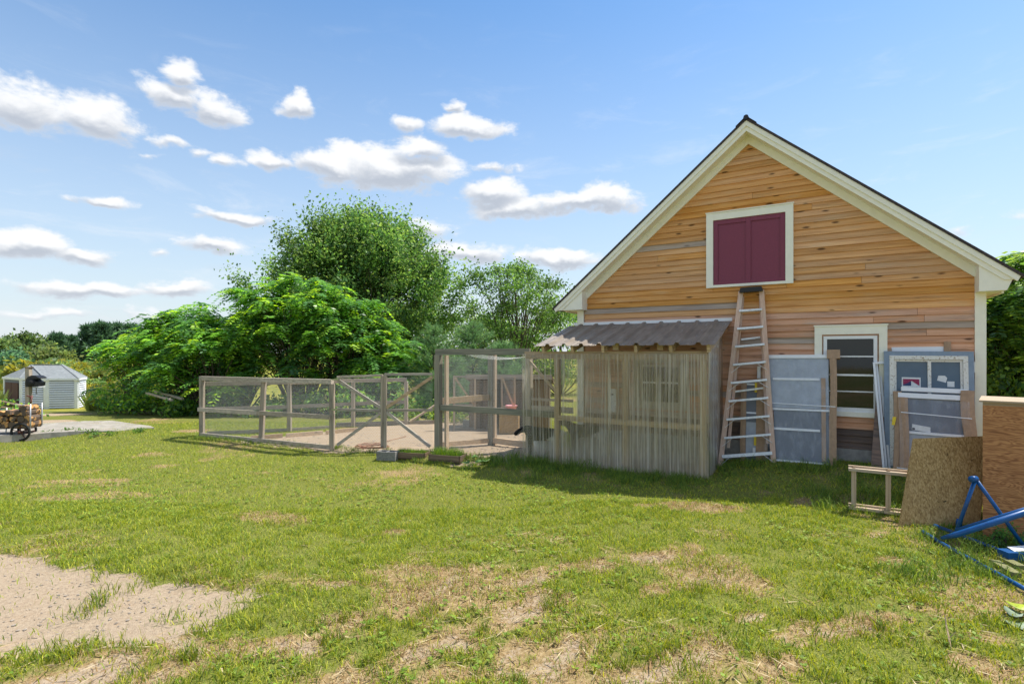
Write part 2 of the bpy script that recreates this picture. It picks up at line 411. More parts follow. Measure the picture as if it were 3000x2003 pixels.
# old sash paint flaking off grey wood
def flaky():
    m, t, out = new_mat('flaking_white_paint'); v = obj_coord(t, 0)
    n = t.noise(t.mapping(v, (12, 30, 12)), 3.0, 6, .7, .4)
    c = t.mix(t.mapr(n, .56, .62), (.74, .73, .68), (.25, .17, .09))
    principled(t, out, c, .7, 0, t.bump(n, .5, .004)); return m
M['flaky'] = flaky()

# window glass: a dark room behind a reflecting pane
def glass_dark(name, tint=(.006, .009, .009), rough=.04):
    m, t, out = new_mat(name); v = obj_coord(t, 2)
    n = t.noise(v, 3.0, 3)
    principled(t, out, t.mix(n, tint, tuple(c*2.2 for c in tint)), rough, 0, t.bump(n, .05, .01), .5); return m
M['glass'] = glass_dark('window_glass')
M['screen'] = plain('insect_screen_grey', (.17, .19, .225), .55, 0, .10, 90)
M['screen_film'] = plain('film_over_screen', (.36, .40, .46), .35, 0, .12, 9)
M['film'] = None
def film():
    m, t, out = new_mat('clear_film'); v = obj_coord(t, 0)
    n = t.noise(t.mapping(v, (3, 3, 1.2)), 4, 5, .6, .6)
    tr = t.node('ShaderNodeBsdfTransparent'); g = t.node('ShaderNodeBsdfGlossy'); g.inputs['Roughness'].default_value = .22
    g.inputs['Color'].default_value = (.8, .85, .9, 1); t.put(g.inputs['Normal'], t.bump(n, .5, .02))
    df = t.node('ShaderNodeBsdfDiffuse'); df.inputs[0].default_value = (.6, .65, .72, 1)
    a = t.node('ShaderNodeMixShader'); a.inputs[0].default_value = .4; t.l.new(df.outputs[0], a.inputs[1]); t.l.new(g.outputs[0], a.inputs[2])
    mx = t.node('ShaderNodeMixShader'); t.put(mx.inputs[0], t.mapr(n, .40, .75, .03, .16))
    t.l.new(tr.outputs[0], mx.inputs[1]); t.l.new(a.outputs[0], mx.inputs[2]); t.l.new(mx.outputs[0], out.inputs[0]); return m
M['film'] = film()
# corrugated clear plastic: scuffed, with grimy streaks down the flutes painted to imitate refraction
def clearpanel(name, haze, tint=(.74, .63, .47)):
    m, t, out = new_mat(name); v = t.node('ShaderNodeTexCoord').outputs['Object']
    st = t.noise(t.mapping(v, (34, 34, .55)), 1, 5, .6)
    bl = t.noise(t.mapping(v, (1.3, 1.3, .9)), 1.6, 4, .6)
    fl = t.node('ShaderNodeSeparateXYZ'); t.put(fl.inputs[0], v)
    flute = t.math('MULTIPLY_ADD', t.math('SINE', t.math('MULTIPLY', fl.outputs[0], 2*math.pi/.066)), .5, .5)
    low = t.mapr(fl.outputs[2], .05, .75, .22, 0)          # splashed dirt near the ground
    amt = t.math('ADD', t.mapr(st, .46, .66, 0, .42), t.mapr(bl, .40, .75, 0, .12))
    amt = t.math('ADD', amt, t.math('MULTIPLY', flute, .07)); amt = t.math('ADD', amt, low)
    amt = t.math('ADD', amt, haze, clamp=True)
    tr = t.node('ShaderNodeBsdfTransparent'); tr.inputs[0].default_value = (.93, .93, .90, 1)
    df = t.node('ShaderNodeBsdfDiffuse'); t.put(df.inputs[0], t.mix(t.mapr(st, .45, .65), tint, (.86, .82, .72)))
    tl = t.node('ShaderNodeBsdfTranslucent'); tl.inputs[0].default_value = (.9, .82, .68, 1)
    g = t.node('ShaderNodeBsdfGlossy'); g.inputs['Roughness'].default_value = .12; g.inputs[0].default_value = (1, 1, 1, 1)
    a = t.node('ShaderNodeMixShader'); a.inputs[0].default_value = .45; t.l.new(df.outputs[0], a.inputs[1]); t.l.new(tl.outputs[0], a.inputs[2])
    mx = t.node('ShaderNodeMixShader'); t.put(mx.inputs[0], amt); t.l.new(tr.outputs[0], mx.inputs[1]); t.l.new(a.outputs[0], mx.inputs[2])
    lw = t.node('ShaderNodeLayerWeight'); lw.inputs[0].default_value = .25
    mg = t.node('ShaderNodeMixShader'); t.put(mg.inputs[0], t.math('MULTIPLY_ADD', lw.outputs['Fresnel'], .5, .03))
    t.l.new(mx.outputs[0], mg.inputs[1]); t.l.new(g.outputs[0], mg.inputs[2]); t.l.new(mg.outputs[0], out.inputs[0]); return m
M['clear'] = clearpanel('clear_corrugated', .03)
M['clear_old'] = clearpanel('clear_corrugated_scuffed', .23)
M['clear_shaded'] = clearpanel('clear_corrugated_shaded', .55, (.17, .15, .15))  # the end wall's shade is put into this darker tint

def metalroof():
    m, t, out = new_mat('brown_metal_roof'); v = obj_coord(t, 0)
    n = t.noise(t.mapping(v, (5, .8, 5)), 2, 5, .6)
    c = t.mix(t.mapr(n, .3, .75), (.20, .165, .135), (.30, .255, .21))
    principled(t, out, c, .5, .0, None, .35); return m
M['metalroof'] = metalroof()
def osb():
    m, t, out = new_mat('strand_board'); v = obj_coord(t, 0)
    vo = t.node('ShaderNodeTexVoronoi'); t.put(vo.inputs['Vector'], t.mapping(v, (70, 60, 34), (0, 0, 0), (0, .9, 0))); vo.inputs['Scale'].default_value = 1
    v2 = t.node('ShaderNodeTexVoronoi'); t.put(v2.inputs['Vector'], t.mapping(v, (95, 60, 40), (3, 1, 2), (0, -.7, 0))); v2.inputs['Scale'].default_value = 1
    sepc = t.node('ShaderNodeSeparateColor'); t.put(sepc.inputs[0], vo.outputs['Color'])
    sep2 = t.node('ShaderNodeSeparateColor'); t.put(sep2.inputs[0], v2.outputs['Color'])
    f = t.math('ADD', t.math('MULTIPLY', sepc.outputs[0], .5), t.math('MULTIPLY', sep2.outputs[1], .5))
    c = t.ramp(f, [(.15, (.27, .165, .060)), (.5, (.44, .285, .115)), (.85, (.58, .41, .19))])
    big = t.noise(v, 2.2, 4); c = t.mix(t.mapr(big, .4, .7, 0, .5), c, (.33, .21, .09))
    sp = t.noise(v, 19, 2); c = t.mix(t.mapr(sp, .70, .74, 0, .8), c, (.03, .02, .012))
    principled(t, out, c, .8, 0, t.bump(f, .3, .003)); return m
M['osb'] = osb()
def ply():
    m, t, out = new_mat('plywood'); v = obj_coord(t, 0)
    wv = t.noise(t.mapping(v, (1.0, 1, 7)), 1.6, 3, .5, 1.2)
    lines = t.math('SINE', t.math('MULTIPLY', wv, 75))
    fine = t.noise(t.mapping(v, (2, 2, 60)), 1.5, 3)
    f = t.math('MULTIPLY_ADD', lines, .22, t.math('MULTIPLY', fine, .9))
    c = t.ramp(f, [(.15, (.22, .085, .032)), (.45, (.40, .18, .07)), (.8, (.52, .26, .105))])
    vo = t.node('ShaderNodeTexVoronoi'); t.put(vo.inputs['Vector'], t.mapping(v, (3.2, 3, 3.6))); vo.inputs['Scale'].default_value = 1
    c = t.mix(t.mapr(vo.outputs['Distance'], .05, .12, .8, 0), c, (.05, .02, .01))
    principled(t, out, c, .6, 0, t.bump(f, .15, .003)); return m
M['ply'] = ply()
def shedshingle():
    m, t, out = new_mat('grey_shed_shingle'); v = obj_coord(t, 0)
    sepv = t.node('ShaderNodeSeparateXYZ'); t.put(sepv.inputs[0], v)
    n = t.noise(t.mapping(v, (3, 3, 30)), 1.5, 3)
    principled(t, out, t.ramp(n, [(.3, (.15, .165, .17)), (.7, (.26, .28, .285))]), .9, 0, t.bump(n, .5, .01)); return m
M['shedroof'] = shedshingle()
def logend():
    m, t, out = new_mat('split_log'); v = obj_coord(t, 3)
    n = t.noise(v, 7, 4); g = t.noise(t.mapping(v, (3, 40, 40)), 1, 4)
    c = t.mix(t.mapr(n, .42, .48), t.ramp(g, [(.3, (.42, .20, .06)), (.7, (.60, .36, .15))]), (.12, .085, .06))
    principled(t, out, c, .85, 0, t.bump(g, .4, .006)); return m
M['log'] = logend()
def fur():
    m, t, out = new_mat('black_white_fur'); v = obj_coord(t, 0)
    sep = t.node('ShaderNodeSeparateXYZ'); t.put(sep.inputs[0], v)
    n = t.noise(v, 8, 4)
    f = t.math('ADD', t.math('MULTIPLY', sep.outputs[0], -1.0), t.math('MULTIPLY', sep.outputs[2], -1.1))
    f = t.math('ADD', f, t.math('MULTIPLY', n, .5))
    c = t.mix(t.mapr(f, -.10, .0), (.016, .015, .017), (.72, .70, .66))
    c = t.mix(t.mapr(sep.outputs[2], .62, .66), c, (.016, .015, .017))
    principled(t, out, c, .9, 0, t.bump(t.noise(v, 60, 3), .6, .01), .2); return m
M['fur'] = fur()
M['leaf'] = leafmat('leaves', .5, .5); M['leaf_gloss'] = leafmat('leaves_glossy', .36, .48, .5)
M['needle'] = leafmat('needles', .55, .25); M['grass'] = leafmat('grass_blades', .55, .35, .25)

def groundmat():
    m, t, out = new_mat('ground_soil_and_turf')
    a = t.node('ShaderNodeVertexColor', layer_name='col'); sep = t.node('ShaderNodeSeparateColor'); t.put(sep.inputs[0], a.outputs[0])
    v = t.node('ShaderNodeTexCoord').outputs['Object']
    soil, dry, field = sep.outputs[0], sep.outputs[1], sep.outputs[2]
    n1 = t.noise(v, 5.5, 5, .65); n2 = t.noise(v, 38, 4, .65); n3 = t.noise(v, 150, 2, .6)
    n4 = t.noise(v, 90, 3, .7)
    green = t.ramp(n4, [(.26, (.055, .06, .016)), (.5, (.15, .165, .034)), (.74, (.31, .30, .08))])
    straw = t.ramp(n2, [(.28, (.16, .105, .045)), (.5, (.30, .215, .105)), (.75, (.43, .33, .18))])
    dirt = t.ramp(n2, [(.25, (.27, .20, .135)), (.55, (.37, .29, .205)), (.8, (.43, .345, .25))])
    dirt = t.mix(t.mapr(n3, .62, .72, 0, .5), dirt, (.27, .215, .17))
    dirt = t.mix(t.mapr(n3, .36, .28, 0, .4), dirt, (.46, .39, .32))
    dirt = t.mix(t.mapr(n1, .5, .75, 0, .35), dirt, (.33, .22, .13))
    fl = t.ramp(t.noise(v, 1.4, 5, .7), [(.3, (.10, .13, .025)), (.5, (.22, .22, .04)), (.66, (.36, .30, .045)), (.8, (.15, .18, .04))])
    dm = t.mapr(t.math('ADD', dry, t.math('MULTIPLY', t.math('SUBTRACT', n1, .5), .7)), .35, .65)
    c = t.mix(dm, green, straw)
    sm_ = t.mapr(t.math('ADD', soil, t.math('MULTIPLY', t.math('SUBTRACT', n2, .5), .5)), .38, .58)
    c = t.mix(sm_, c, dirt)
    c = t.mix(field, c, fl)
    h = t.math('ADD', t.math('MULTIPLY', n2, .7), t.math('MULTIPLY', n3, .5))
    principled(t, out, c, .95, 0, t.bump(h, .6, .03), .1); return m
M['ground'] = groundmat()
# ------------------------------------------------------------------ ground
def in_poly(x, y, poly):
    ins = np.zeros(np.shape(x), bool); n = len(poly)
    for i in range(n):
        (x0, y0), (x1, y1) = poly[i], poly[(i+1) % n]
        c = ((y0 > y) != (y1 > y)) & (x < (x1-x0)*(y-y0)/((y1-y0) or 1e-9)+x0); ins ^= c
    return ins
def px_poly(pts): return [tuple(gnd(a, b)[:2]) for a, b in pts]
DIRT = px_poly([(-400, 1640), (0, 1633), (210, 1640), (420, 1652), (455, 1664), (410, 1678), (520, 1722), (640, 1712), (800, 1728), (818, 1738), (740, 1778), (640, 1808), (520, 1850), (440, 1876), (330, 1880), (240, 1872), (120, 1880), (60, 1905), (-400, 1925)])
RUN = px_poly([(630, 1284), (760, 1297), (960, 1314), (1260, 1323), (1330, 1352), (1560, 1358), (1660, 1290), (1560, 1240), (1480, 1232), (1300, 1236), (1180, 1244), (1060, 1250), (960, 1262), (860, 1276), (740, 1284)])
LEANIN = [bw(-3.75, -.1), bw(-.4, -.1), bw(-.4, 1.33), bw(-3.75, 1.33)]
PATCH = []   # x, y, rx, ry, soil, dry
for (px, py, hw, hh, so, dr) in [(1900, 1625, 90, 20, .52, 1), (1760, 1640, 70, 14, .35, 1), (1690, 1655, 60, 10, .5, 1), (1250, 1660, 100, 18, .36, 1), (1540, 1765, 70, 18, .5, 1), (1180, 1532, 45, 9, .5, 1), (1690, 1880, 45, 24, .55, 1),
        (1500, 1690, 60, 14, .4, 1), (1080, 1960, 120, 30, .45, 1), (2450, 1482, 180, 16, .45, 1), (2030, 1478, 160, 14, .4, 1), (1350, 1850, 80, 30, .6, 1), (880, 1905, 80, 30, .6, 1), (300, 1950, 140, 40, .6, 1), (560, 1905, 130, 32, .55, 1),
        (120, 1990, 200, 40, .6, 1), (2250, 1950, 80, 40, .4, 1), (2600, 1830, 160, 30, .35, 1), (2860, 1950, 120, 50, .4, 1), (1010, 1800, 110, 30, .4, 1), (1000, 1700, 60, 14, .6, 1), (2560, 1560, 60, 8, .6, 1), (2640, 1640, 90, 16, .3, 1), (2190, 1800, 60, 16, .6, 1), (1950, 1930, 70, 26, .55, 1),
        (180, 1206, 120, 10, .8, 1), (120, 1236, 150, 8, .75, 1), (560, 1262, 60, 7, .4, 1), (800, 1500, 200, 22, .0, .7), (300, 1440, 260, 22, .0, .6), (250, 1390, 180, 10, .0, .7), (820, 1880, 60, 20, .5, 1), (2080, 1700, 50, 16, .5, 1), (2290, 1870, 50, 18, .6, 1), (1500, 1950, 90, 30, .5, 1)]:
    c = gnd(px, py); y0 = gnd(px, py-hh)[1]; y1 = gnd(px, py+hh)[1]
    PATCH.append((c[0], c[1], hw*c[1]/F_PX, max((y0-y1)/2, .05), so, dr))
WEAR = []
for a, b, w in (((980, 1990), (1560, 1745), .16), ((1260, 2010), (1500, 1880), .15), ((1600, 1960), (1760, 1840), .14), ((860, 1900), (1120, 1790), .13), ((1130, 1800), (1330, 1660), .13), ((1480, 1700), (1700, 1640), .14), ((1700, 1660), (2020, 1610), .16), ((420, 2000), (800, 1870), .15), ((1500, 1800), (1640, 1740), .12), ((2150, 1960), (2420, 1850), .14), ((2500, 1840), (2900, 1860), .12), ((1850, 1990), (2080, 1900), .13), ((1840, 1480), (2150, 1475), .10), ((1900, 1720), (2300, 1690), .09)):
    p, q = gnd(*a), gnd(*b); WEAR.append((p[0], p[1], q[0], q[1], w))
def soil_dry(x, y):
    x = np.asarray(x, float); y = np.asarray(y, float)
    wx = x+(fbm(x, y, 1.3, 4)-.5)*.55; wy = y+(fbm(x+31, y+7, 1.3, 4)-.5)*.55
    soil = np.zeros(np.shape(x)); dry = .24+.75*(fbm(x, y, .45, 4)-.5)+.9*(fbm(x+5, y+60, 1.9, 3)-.5)
    near = sm(7.5, 4.0, y)
    dry = dry+.10*near
    # worn turf: small bare spots close to the camera
    spots = fbm(x+80, y-20, 1.05, 5)
    soil = np.maximum(soil, sm(.60, .76, spots)*near*.5); dry = dry+sm(.52, .70, spots)*near*.4
    for cx, cy, rx, ry, so, dr in PATCH:
        q = np.sqrt(((wx-cx)/rx)**2+((wy-cy)/ry)**2); k = sm(1.25, .45, q)
        soil = np.maximum(soil, k*so); dry = np.maximum(dry, k*dr)
    for poly, e in ((DIRT, .55), (RUN, .22), (LEANIN, .05)):
        a = 0
        for k in range(5):     # ragged, thinning edge
            fx = (fbm(x+k*13, y-k*5, 3.1, 3)-.5)*e*(1+.45*k); fy = (fbm(x-k*7, y+k*19, 3.1, 3)-.5)*e*(1+.45*k)
            a = a+in_poly(x+fx, y+fy, poly)/5
        soil = np.maximum(soil, a)
    for ax, ay, bx_, by_, w in WEAR:   # worn wheel lines across the turf
        tx, ty = bx_-ax, by_-ay; q = np.clip(((wx-ax)*tx+(wy-ay)*ty)/(tx*tx+ty*ty), 0, 1)
        k = sm(w*2.0, w*.1, np.hypot(wx-ax-q*tx, wy-ay-q*ty))*(.15+1.2*sm(.36, .66, fbm(x+3, y+44, 2.9, 4)))
        soil = np.maximum(soil, k*.40); dry = np.maximum(dry, np.clip(k*.95, 0, .8))
    return np.clip(soil, 0, 1), np.clip(dry, 0, 1)

def axis_pts(parts):
    out = []
    for a, b, st in parts: out += list(np.arange(a, b, st))
    return np.array(out+[parts[-1][1]])
gx = axis_pts([(-900, -120, 60), (-120, -40, 8), (-40, -14, 1.0), (-14, -7, .25), (-7, 8, .09), (8, 16, .4), (16, 40, 3), (40, 120, 10), (120, 900, 60)])
gy = axis_pts([(-60, -8, 6), (-8, 1.5, .6), (1.5, 9, .08), (9, 17, .12), (17, 40, .6), (40, 150, 4), (150, 400, 20), (400, 2400, 200)])
X, Y = np.meshgrid(gx, gy, indexing='ij'); Z = gz(X, Y)
so, dr = soil_dry(X, Y)
near_mask = (Y < 20) & (np.abs(X) < 18)
fieldm = sm(18, 34, Y)*sm(-3, -9, X)+sm(30, 40, Y); fieldm = np.clip(fieldm, 0, 1)
Z = Z-.035*so*(Y < 12)
Vg = np.stack([X, Y, Z], -1).reshape(-1, 3); nx_, ny_ = len(gx), len(gy)
ii = np.arange(nx_*ny_).reshape(nx_, ny_)
Fg = np.stack([ii[:-1, :-1], ii[1:, :-1], ii[1:, 1:], ii[:-1, 1:]], -1).reshape(-1, 4)
cg = np.stack([so, dr, fieldm], -1).reshape(-1, 3)
tag(link('ground', raw_mesh('ground', Vg, Fg, True, cg), M['ground']), kind='structure')

def blades(P, H, W, lean, col, name, kind='stuff', label=None, cat=None, seg2=True):
    n = len(P); a = rng.random(n)*2*math.pi; la = rng.random(n)*2*math.pi
    wv = np.stack([np.cos(a), np.sin(a), np.zeros(n)], -1)*W[:, None]/2
    lv = np.stack([np.cos(la), np.sin(la), np.zeros(n)], -1)*(H*lean)[:, None]
    up = np.array([0, 0, 1.])[None]*H[:, None]
    b0 = P-wv; b1 = P+wv
    if seg2:
        mid = P+up*.6+lv*.35; tip = P+up*np.sqrt(np.clip(1-lean**2*.4, .2, 1))[:, None]+lv
        V = np.stack([b0, b1, mid+wv*.75, mid-wv*.75, tip], 1).reshape(-1, 3)
        k = np.arange(n)[:, None]*5
        F = [k+np.array([[0, 1, 2, 3]]), k+np.array([[3, 2, 4]])]; rep = 5
        shade = np.array([.75, .75, 1.0, 1.0, 1.12])
    else:
        tip = P+up+lv; V = np.stack([b0, b1, tip], 1).reshape(-1, 3); k = np.arange(n)[:, None]*3
        F = [k+np.array([[0, 1, 2]])]; rep = 3; shade = np.array([.8, .8, 1.1])
    c = np.repeat(col, rep, 0)
    o = link(name, raw_mesh(name, V, F, False, c), M['grass'])
    tag(o, label, cat, kind=kind); return o
GREENS = np.array([(.30, .36, .032), (.19, .28, .032), (.42, .45, .045), (.24, .32, .06), (.48, .47, .065), (.13, .20, .045)])
STRAWS = np.array([(.46, .36, .19), (.36, .25, .12), (.55, .46, .28), (.30, .19, .09)])
def turf(n, y0, y1, hscale, wid, name, label, seg2, gap=.35):
    # uniform over the ground seen between two distances (with a margin each side)
    yy = np.sqrt(rng.random(n)*(y1**2-y0**2)+y0**2); xx = (rng.random(n)*2-1)*(yy*1.08+1.2)
    s_ = (xx-C0[0])*U[0]+(yy-C0[1])*U[1]; d_ = (xx-C0[0])*N[0]+(yy-C0[1])*N[1]
    so, dr = soil_dry(xx, yy)
    clump = fbm(xx+11, yy+3, 5.5, 3)
    keep = (rng.random(n) < (1-.97*sm(.35, .75, so))*(gap+(1-gap)*sm(.38, .60, clump)))
    keep &= ~((d_ < .0) & (s_ > -3.3) & (s_ < 3.4)); keep &= ~in_poly(xx, yy, RUN); keep &= ~in_poly(xx, yy, LEANIN)
    xx, yy, dr, clump = xx[keep], yy[keep], dr[keep], clump[keep]; m = len(xx)
    isdry = rng.random(m) < sm(.30, 1.0, dr)*.82
    col = np.where(isdry[:, None], STRAWS[rng.integers(0, 4, m)], GREENS[rng.integers(0, 6, m)]*1.08)*(.75+.5*rng.random((m, 1)))
    H = hscale*(.5+.9*rng.random(m))*(.6+.8*clump)*np.where(isdry, .65, 1.); 
    Wd = wid*(.6+.8*rng.random(m)); lean = .35+.75*rng.random(m)+isdry*.5
    P = np.stack([xx, yy, gz(xx, yy)-.004], -1)
    blades(P, H, Wd, lean, col, name, 'stuff', label, 'grass', seg2)
turf(300000, 2.2, 7.2, .045, .0058, 'near_grass', 'short patchy green and straw lawn grass', True)
turf(300000, 6.2, 15.5, .044, .009, 'lawn_grass', 'mown green lawn grass further back', False, .7)

def tuft_grass(spots, name, label, hs, wd, cols):
    P = []; H = []; Cc = []
    for (x, y, r, n, h) in spots:
        a = rng.random(n)*2*math.pi; q = np.sqrt(rng.random(n))*r
        xs = x+np.cos(a)*q; ys = y+np.sin(a)*q
        P.append(np.stack([xs, ys, gz(xs, ys)-.01], -1)); H.append(h*(.4+.8*rng.random(n)))
        Cc.append(cols[rng.integers(0, len(cols), n)]*(.7+.6*rng.random((n, 1))))
    P = np.concatenate(P); H = np.concatenate(H); Cc = np.concatenate(Cc)
    blades(P, H, wd*(.6+.8*rng.random(len(P))), .3+.7*rng.random(len(P)), Cc, name, 'stuff', label, 'grass', True)
DG = np.array([(.13, .22, .04), (.18, .28, .045), (.25, .33, .05), (.10, .17, .04)])
spots = []
for i in range(230):       # uncut growth along the foot of the lean-to, ladder and leaning windows
    s = random.uniform(-5.6, 3.0); base = 1.42 if s < -.42 else .55 if s < 3 else .5
    d = base+abs(random.gauss(0, .30))+(.0 if s > -4 else .05)
    x, y = bw(s, d); spots.append((x, y, random.uniform(.08, .2), 60, random.uniform(.06, .19)*(1.3 if -4.2 < s < -2 else 1.0)*(1.1-.45*min(1, (d-base)/.6))))
for i in range(60):
    s = random.uniform(.9, 2.4); x, y = bw(s, random.uniform(1.4, 2.1)); spots.append((x, y, .12, 45, random.uniform(.08, .19)))
for i in range(70):        # along the low run's sill
    t_ = random.random(); a = gnd(590, 1281); b = gnd(1280, 1324); p = a.lerp(b, t_)
    spots.append((p[0]+random.gauss(0, .06), p[1]-.12+random.gauss(0, .06), .12, 26, random.uniform(.05, .12)))
for i in range(42):        # around the board, box and blue frame
    p = gnd(random.uniform(2620, 3060), random.uniform(1545, 1720)); spots.append((p[0], p[1], .14, 60, random.uniform(.08, .2)))
tuft_grass(spots, 'tall_grass', 'long dark green grass left uncut along the lean-to and leaning windows', .15, .007, DG)
spots = []
for i in range(110):       # coarse tussocks on the worn turf
    px, py = random.uniform(150, 2980), random.uniform(1640, 2050); p = gnd(px, py)
    if soil_dry(np.array([p[0]]), np.array([p[1]]))[0][0] < .45 or random.random() < .18:
        spots.append((p[0], p[1], random.uniform(.05, .13), random.randint(30, 80), random.uniform(.07, .14)))
for px, py, n in [(220, 1795, 40), (275, 1765, 40), (290, 1790, 30), (325, 1735, 40), (300, 1690, 30), (420, 1715, 40), (240, 1895, 60), (150, 1900, 60), (370, 1860, 12), (60, 1930, 60), (480, 1680, 90), (560, 1700, 120), (640, 1690, 120), (720, 1705, 90), (800, 1720, 60), (690, 1790, 50), (600, 1835, 60)]:
    p = gnd(px, py); spots.append((p[0], p[1], .13, n, .10))
tuft_grass(spots, 'grass_tussocks', 'coarse green tussocks on the worn turf and bare dirt', .1, .0055, GREENS*.85)

# pebbles on the bare ground
def pebbles():
    V = []; F = []; Cc = []; n0 = 0
    base = np.array([(1, 0, 0), (0, 1, 0), (-1, 0, 0), (0, -1, 0), (0, 0, .7), (0, 0, -.5)], float)
    tri = np.array([(0, 1, 4), (1, 2, 4), (2, 3, 4), (3, 0, 4), (1, 0, 5), (2, 1, 5), (3, 2, 5), (0, 3, 5)])
    pts = []
    while len(pts) < 420:
        px, py = random.uniform(-100, 830), random.uniform(1635, 1920); p = gnd(px, py)
        if in_poly(np.array([p[0]]), np.array([p[1]]), DIRT)[0]: pts.append((p[0], p[1], random.choice([.006, .008, .010, .016])))
    while len(pts) < 800:
        px, py = random.uniform(640, 1560), random.uniform(1240, 1330); p = gnd(px, py)
        if in_poly(np.array([p[0]]), np.array([p[1]]), RUN)[0]: pts.append((p[0], p[1], random.choice([.012, .018, .03])))
    for x, y, r in pts:
        B = base*r*(0.6+.8*rng.random((6, 1)))*np.array([1, random.uniform(.6, 1), .6]); a = random.random()*6.3
        B = np.stack([B[:, 0]*math.cos(a)-B[:, 1]*math.sin(a), B[:, 0]*math.sin(a)+B[:, 1]*math.cos(a), B[:, 2]], -1)
        V.append(B+np.array([x, y, g1(x, y)-.032*(y < 12)+r*.15])); F.append(tri+n0); n0 += 6
    return raw_mesh('pebbles', np.concatenate(V), np.concatenate(F))
tag(link('pebbles', pebbles(), M['pebble']), 'small grey stones scattered over the bare sandy ground', 'pebbles', kind='stuff')

# clover and broad-leaved weeds low in the turf, and dead stalks lying about
def low_weeds(n, name, label, y0, y1, size, cols, flat):
    yy = np.sqrt(rng.random(n)*(y1**2-y0**2)+y0**2); xx = (rng.random(n)*2-1)*(yy*1.05+1)
    so, dr = soil_dry(xx, yy); cl = fbm(xx-9, yy+23, .9, 3); d_ = (xx-C0[0])*N[0]+(yy-C0[1])*N[1]
    k = (so < .35) & (cl > .50) & (d_ > .7) if not flat else (so < .7) & (d_ > .7) & (dr > .35)
    k &= ~in_poly(xx, yy, RUN); xx, yy = xx[k], yy[k]; P = np.repeat(np.stack([xx, yy, gz(xx, yy)], -1), 1 if flat else 5, 0); m = len(P)
    a = rng.random(m)*6.283; L = size*(.5+rng.random(m)); d = np.stack([np.cos(a), np.sin(a), np.full(m, .03 if flat else .35)], -1); s_ = np.stack([-np.sin(a), np.cos(a), np.zeros(m)], -1)
    w = L*(.035 if flat else .38); P[:, 2] += .012 if flat else .01+.02*rng.random(m)
    V = np.stack([P, P+d*(L*.5)[:, None]+s_*w[:, None], P+d*L[:, None], P+d*(L*.5)[:, None]-s_*w[:, None]], 1).reshape(-1, 3)
    c = np.repeat(cols[rng.integers(0, len(cols), m)]*(.7+.6*rng.random((m, 1))), 4, 0)
    tag(link(name, raw_mesh(name, V, np.arange(len(V)).reshape(-1, 4), False, c), M['grass']), label, name.replace('_', ' '), kind='stuff')
low_weeds(9000, 'lawn_weeds', 'low broad-leaved weeds and clover mixed into the lawn', 2.3, 10, .026, np.array([(.15, .25, .03), (.21, .31, .035), (.26, .35, .05)]), False)
low_weeds(9000, 'dead_stalks', 'pale dead stalks lying over the dry patches of turf', 2.2, 7, .11, STRAWS, True)
# ------------------------------------------------------------------ barn (local x along the front, -y out of the front)
bx, by = bw(0, 0)
barn = thing('barn', 'gabled barn with unpainted wood siding, cream trim and a maroon loft door', 'barn', (bx, by, 0), ROT)
SL = .84; WL, WR, DEEP = -3.17, 3.09, 7.5
ZA = 5.63                                                  # siding apex
def rake(z): return (ZA-z)/SL                              # half width of the siding at height z
core = MB(); core.prism([(WL+.01, .15), (WR-.01, .15), (WR-.01, 3.02), (0, 5.60), (WL+.01, 3.02)], 0, DEEP)
core.build('wall', M['siding_old'], barn)
fnd = MB(); fnd.box(WL-.02, WR+.02, -.03, DEEP+.02, -.3, .50); fnd.build('foundation', M['stone'], barn)
LZ0_, LZ1_ = 3.155, 4.465
ROW = .1035; z0 = .50; row = 0
def board(name, xa0, xb0, xa1, xb1, za, zb, mat):
    V = [(xa0, -.034, za+.005), (xb0, -.034, za+.005), (xb1, -.010, zb), (xa1, -.010, zb), (xa0, 0.004, za+.005), (xb0, 0.004, za+.005), (xb1, .004, zb), (xa1, .004, zb)]
    o = MB().add(V, [(0, 1, 2, 3), (7, 6, 5, 4), (4, 5, 1, 0), (3, 2, 6, 7), (0, 3, 7, 4), (1, 5, 6, 2)]).build(name, mat, barn); return o
rr = random.Random(5)
while z0 < ZA-.06:
    z1 = z0+ROW+.012
    def lim(z, sgn):
        q = rake(z)-.01
        return sgn*min(q, 3.02) if z > 3.02 else sgn*3.02
    lo, hi = lim(z0, -1), lim(z0, 1); lo1, hi1 = lim(min(z1, ZA-.02), -1), lim(min(z1, ZA-.02), 1)
    cuts = [lo]
    L = hi-lo
    if L > 2.2:
        k = rr.choice([0, 0, 1, 1]) if z0 > 2.55 else rr.choice([1, 2, 2])
        cuts += sorted(rr.uniform(lo+.5, hi-.5) for _ in range(k))
    if LZ0_-.1 < z0 < LZ1_: cuts = [c for c in cuts if abs(c) > .9 or c == lo]+[-.58, .58]
    if 1.0 < z0 < 2.42: cuts = [c for c in cuts if not .9 < c < 2.05]+[1.05, 1.88]
    cuts = sorted(cuts); cuts.append(hi)
    for q in range(len(cuts)-1):
        a, b = cuts[q], cuts[q+1]
        if b-a < .15: continue
        mt = M['siding'] if z0 > 2.60 else M['siding_old']
        if 2.68 < z0 < 2.78 and a < -2.5: mt = M['siding_grey']
        if z0 < .72: mt = M['siding_dark']
        if 3.84 < z0 < 3.95 and b < -.5: mt = M['siding_grey']
        if 2.30 < z0 < 2.40 and b > 2.5: mt = M['siding_grey']
        if z0 < 2.45 and rr.random() < .05: mt = M['siding_grey']
        za0 = a+(.002 if q else 0); zb0 = b-(.002 if q < len(cuts)-2 else 0)
        o = board('siding_board', za0, zb0, lo1 if q == 0 else za0, hi1 if q == len(cuts)-2 else zb0, z0, min(z1, ZA-.02), mt)
        if mt is M['siding_grey'] and z0 > 2.6: o['label'] = 'silver-grey weathered siding board'
    z0 += ROW; row += 1
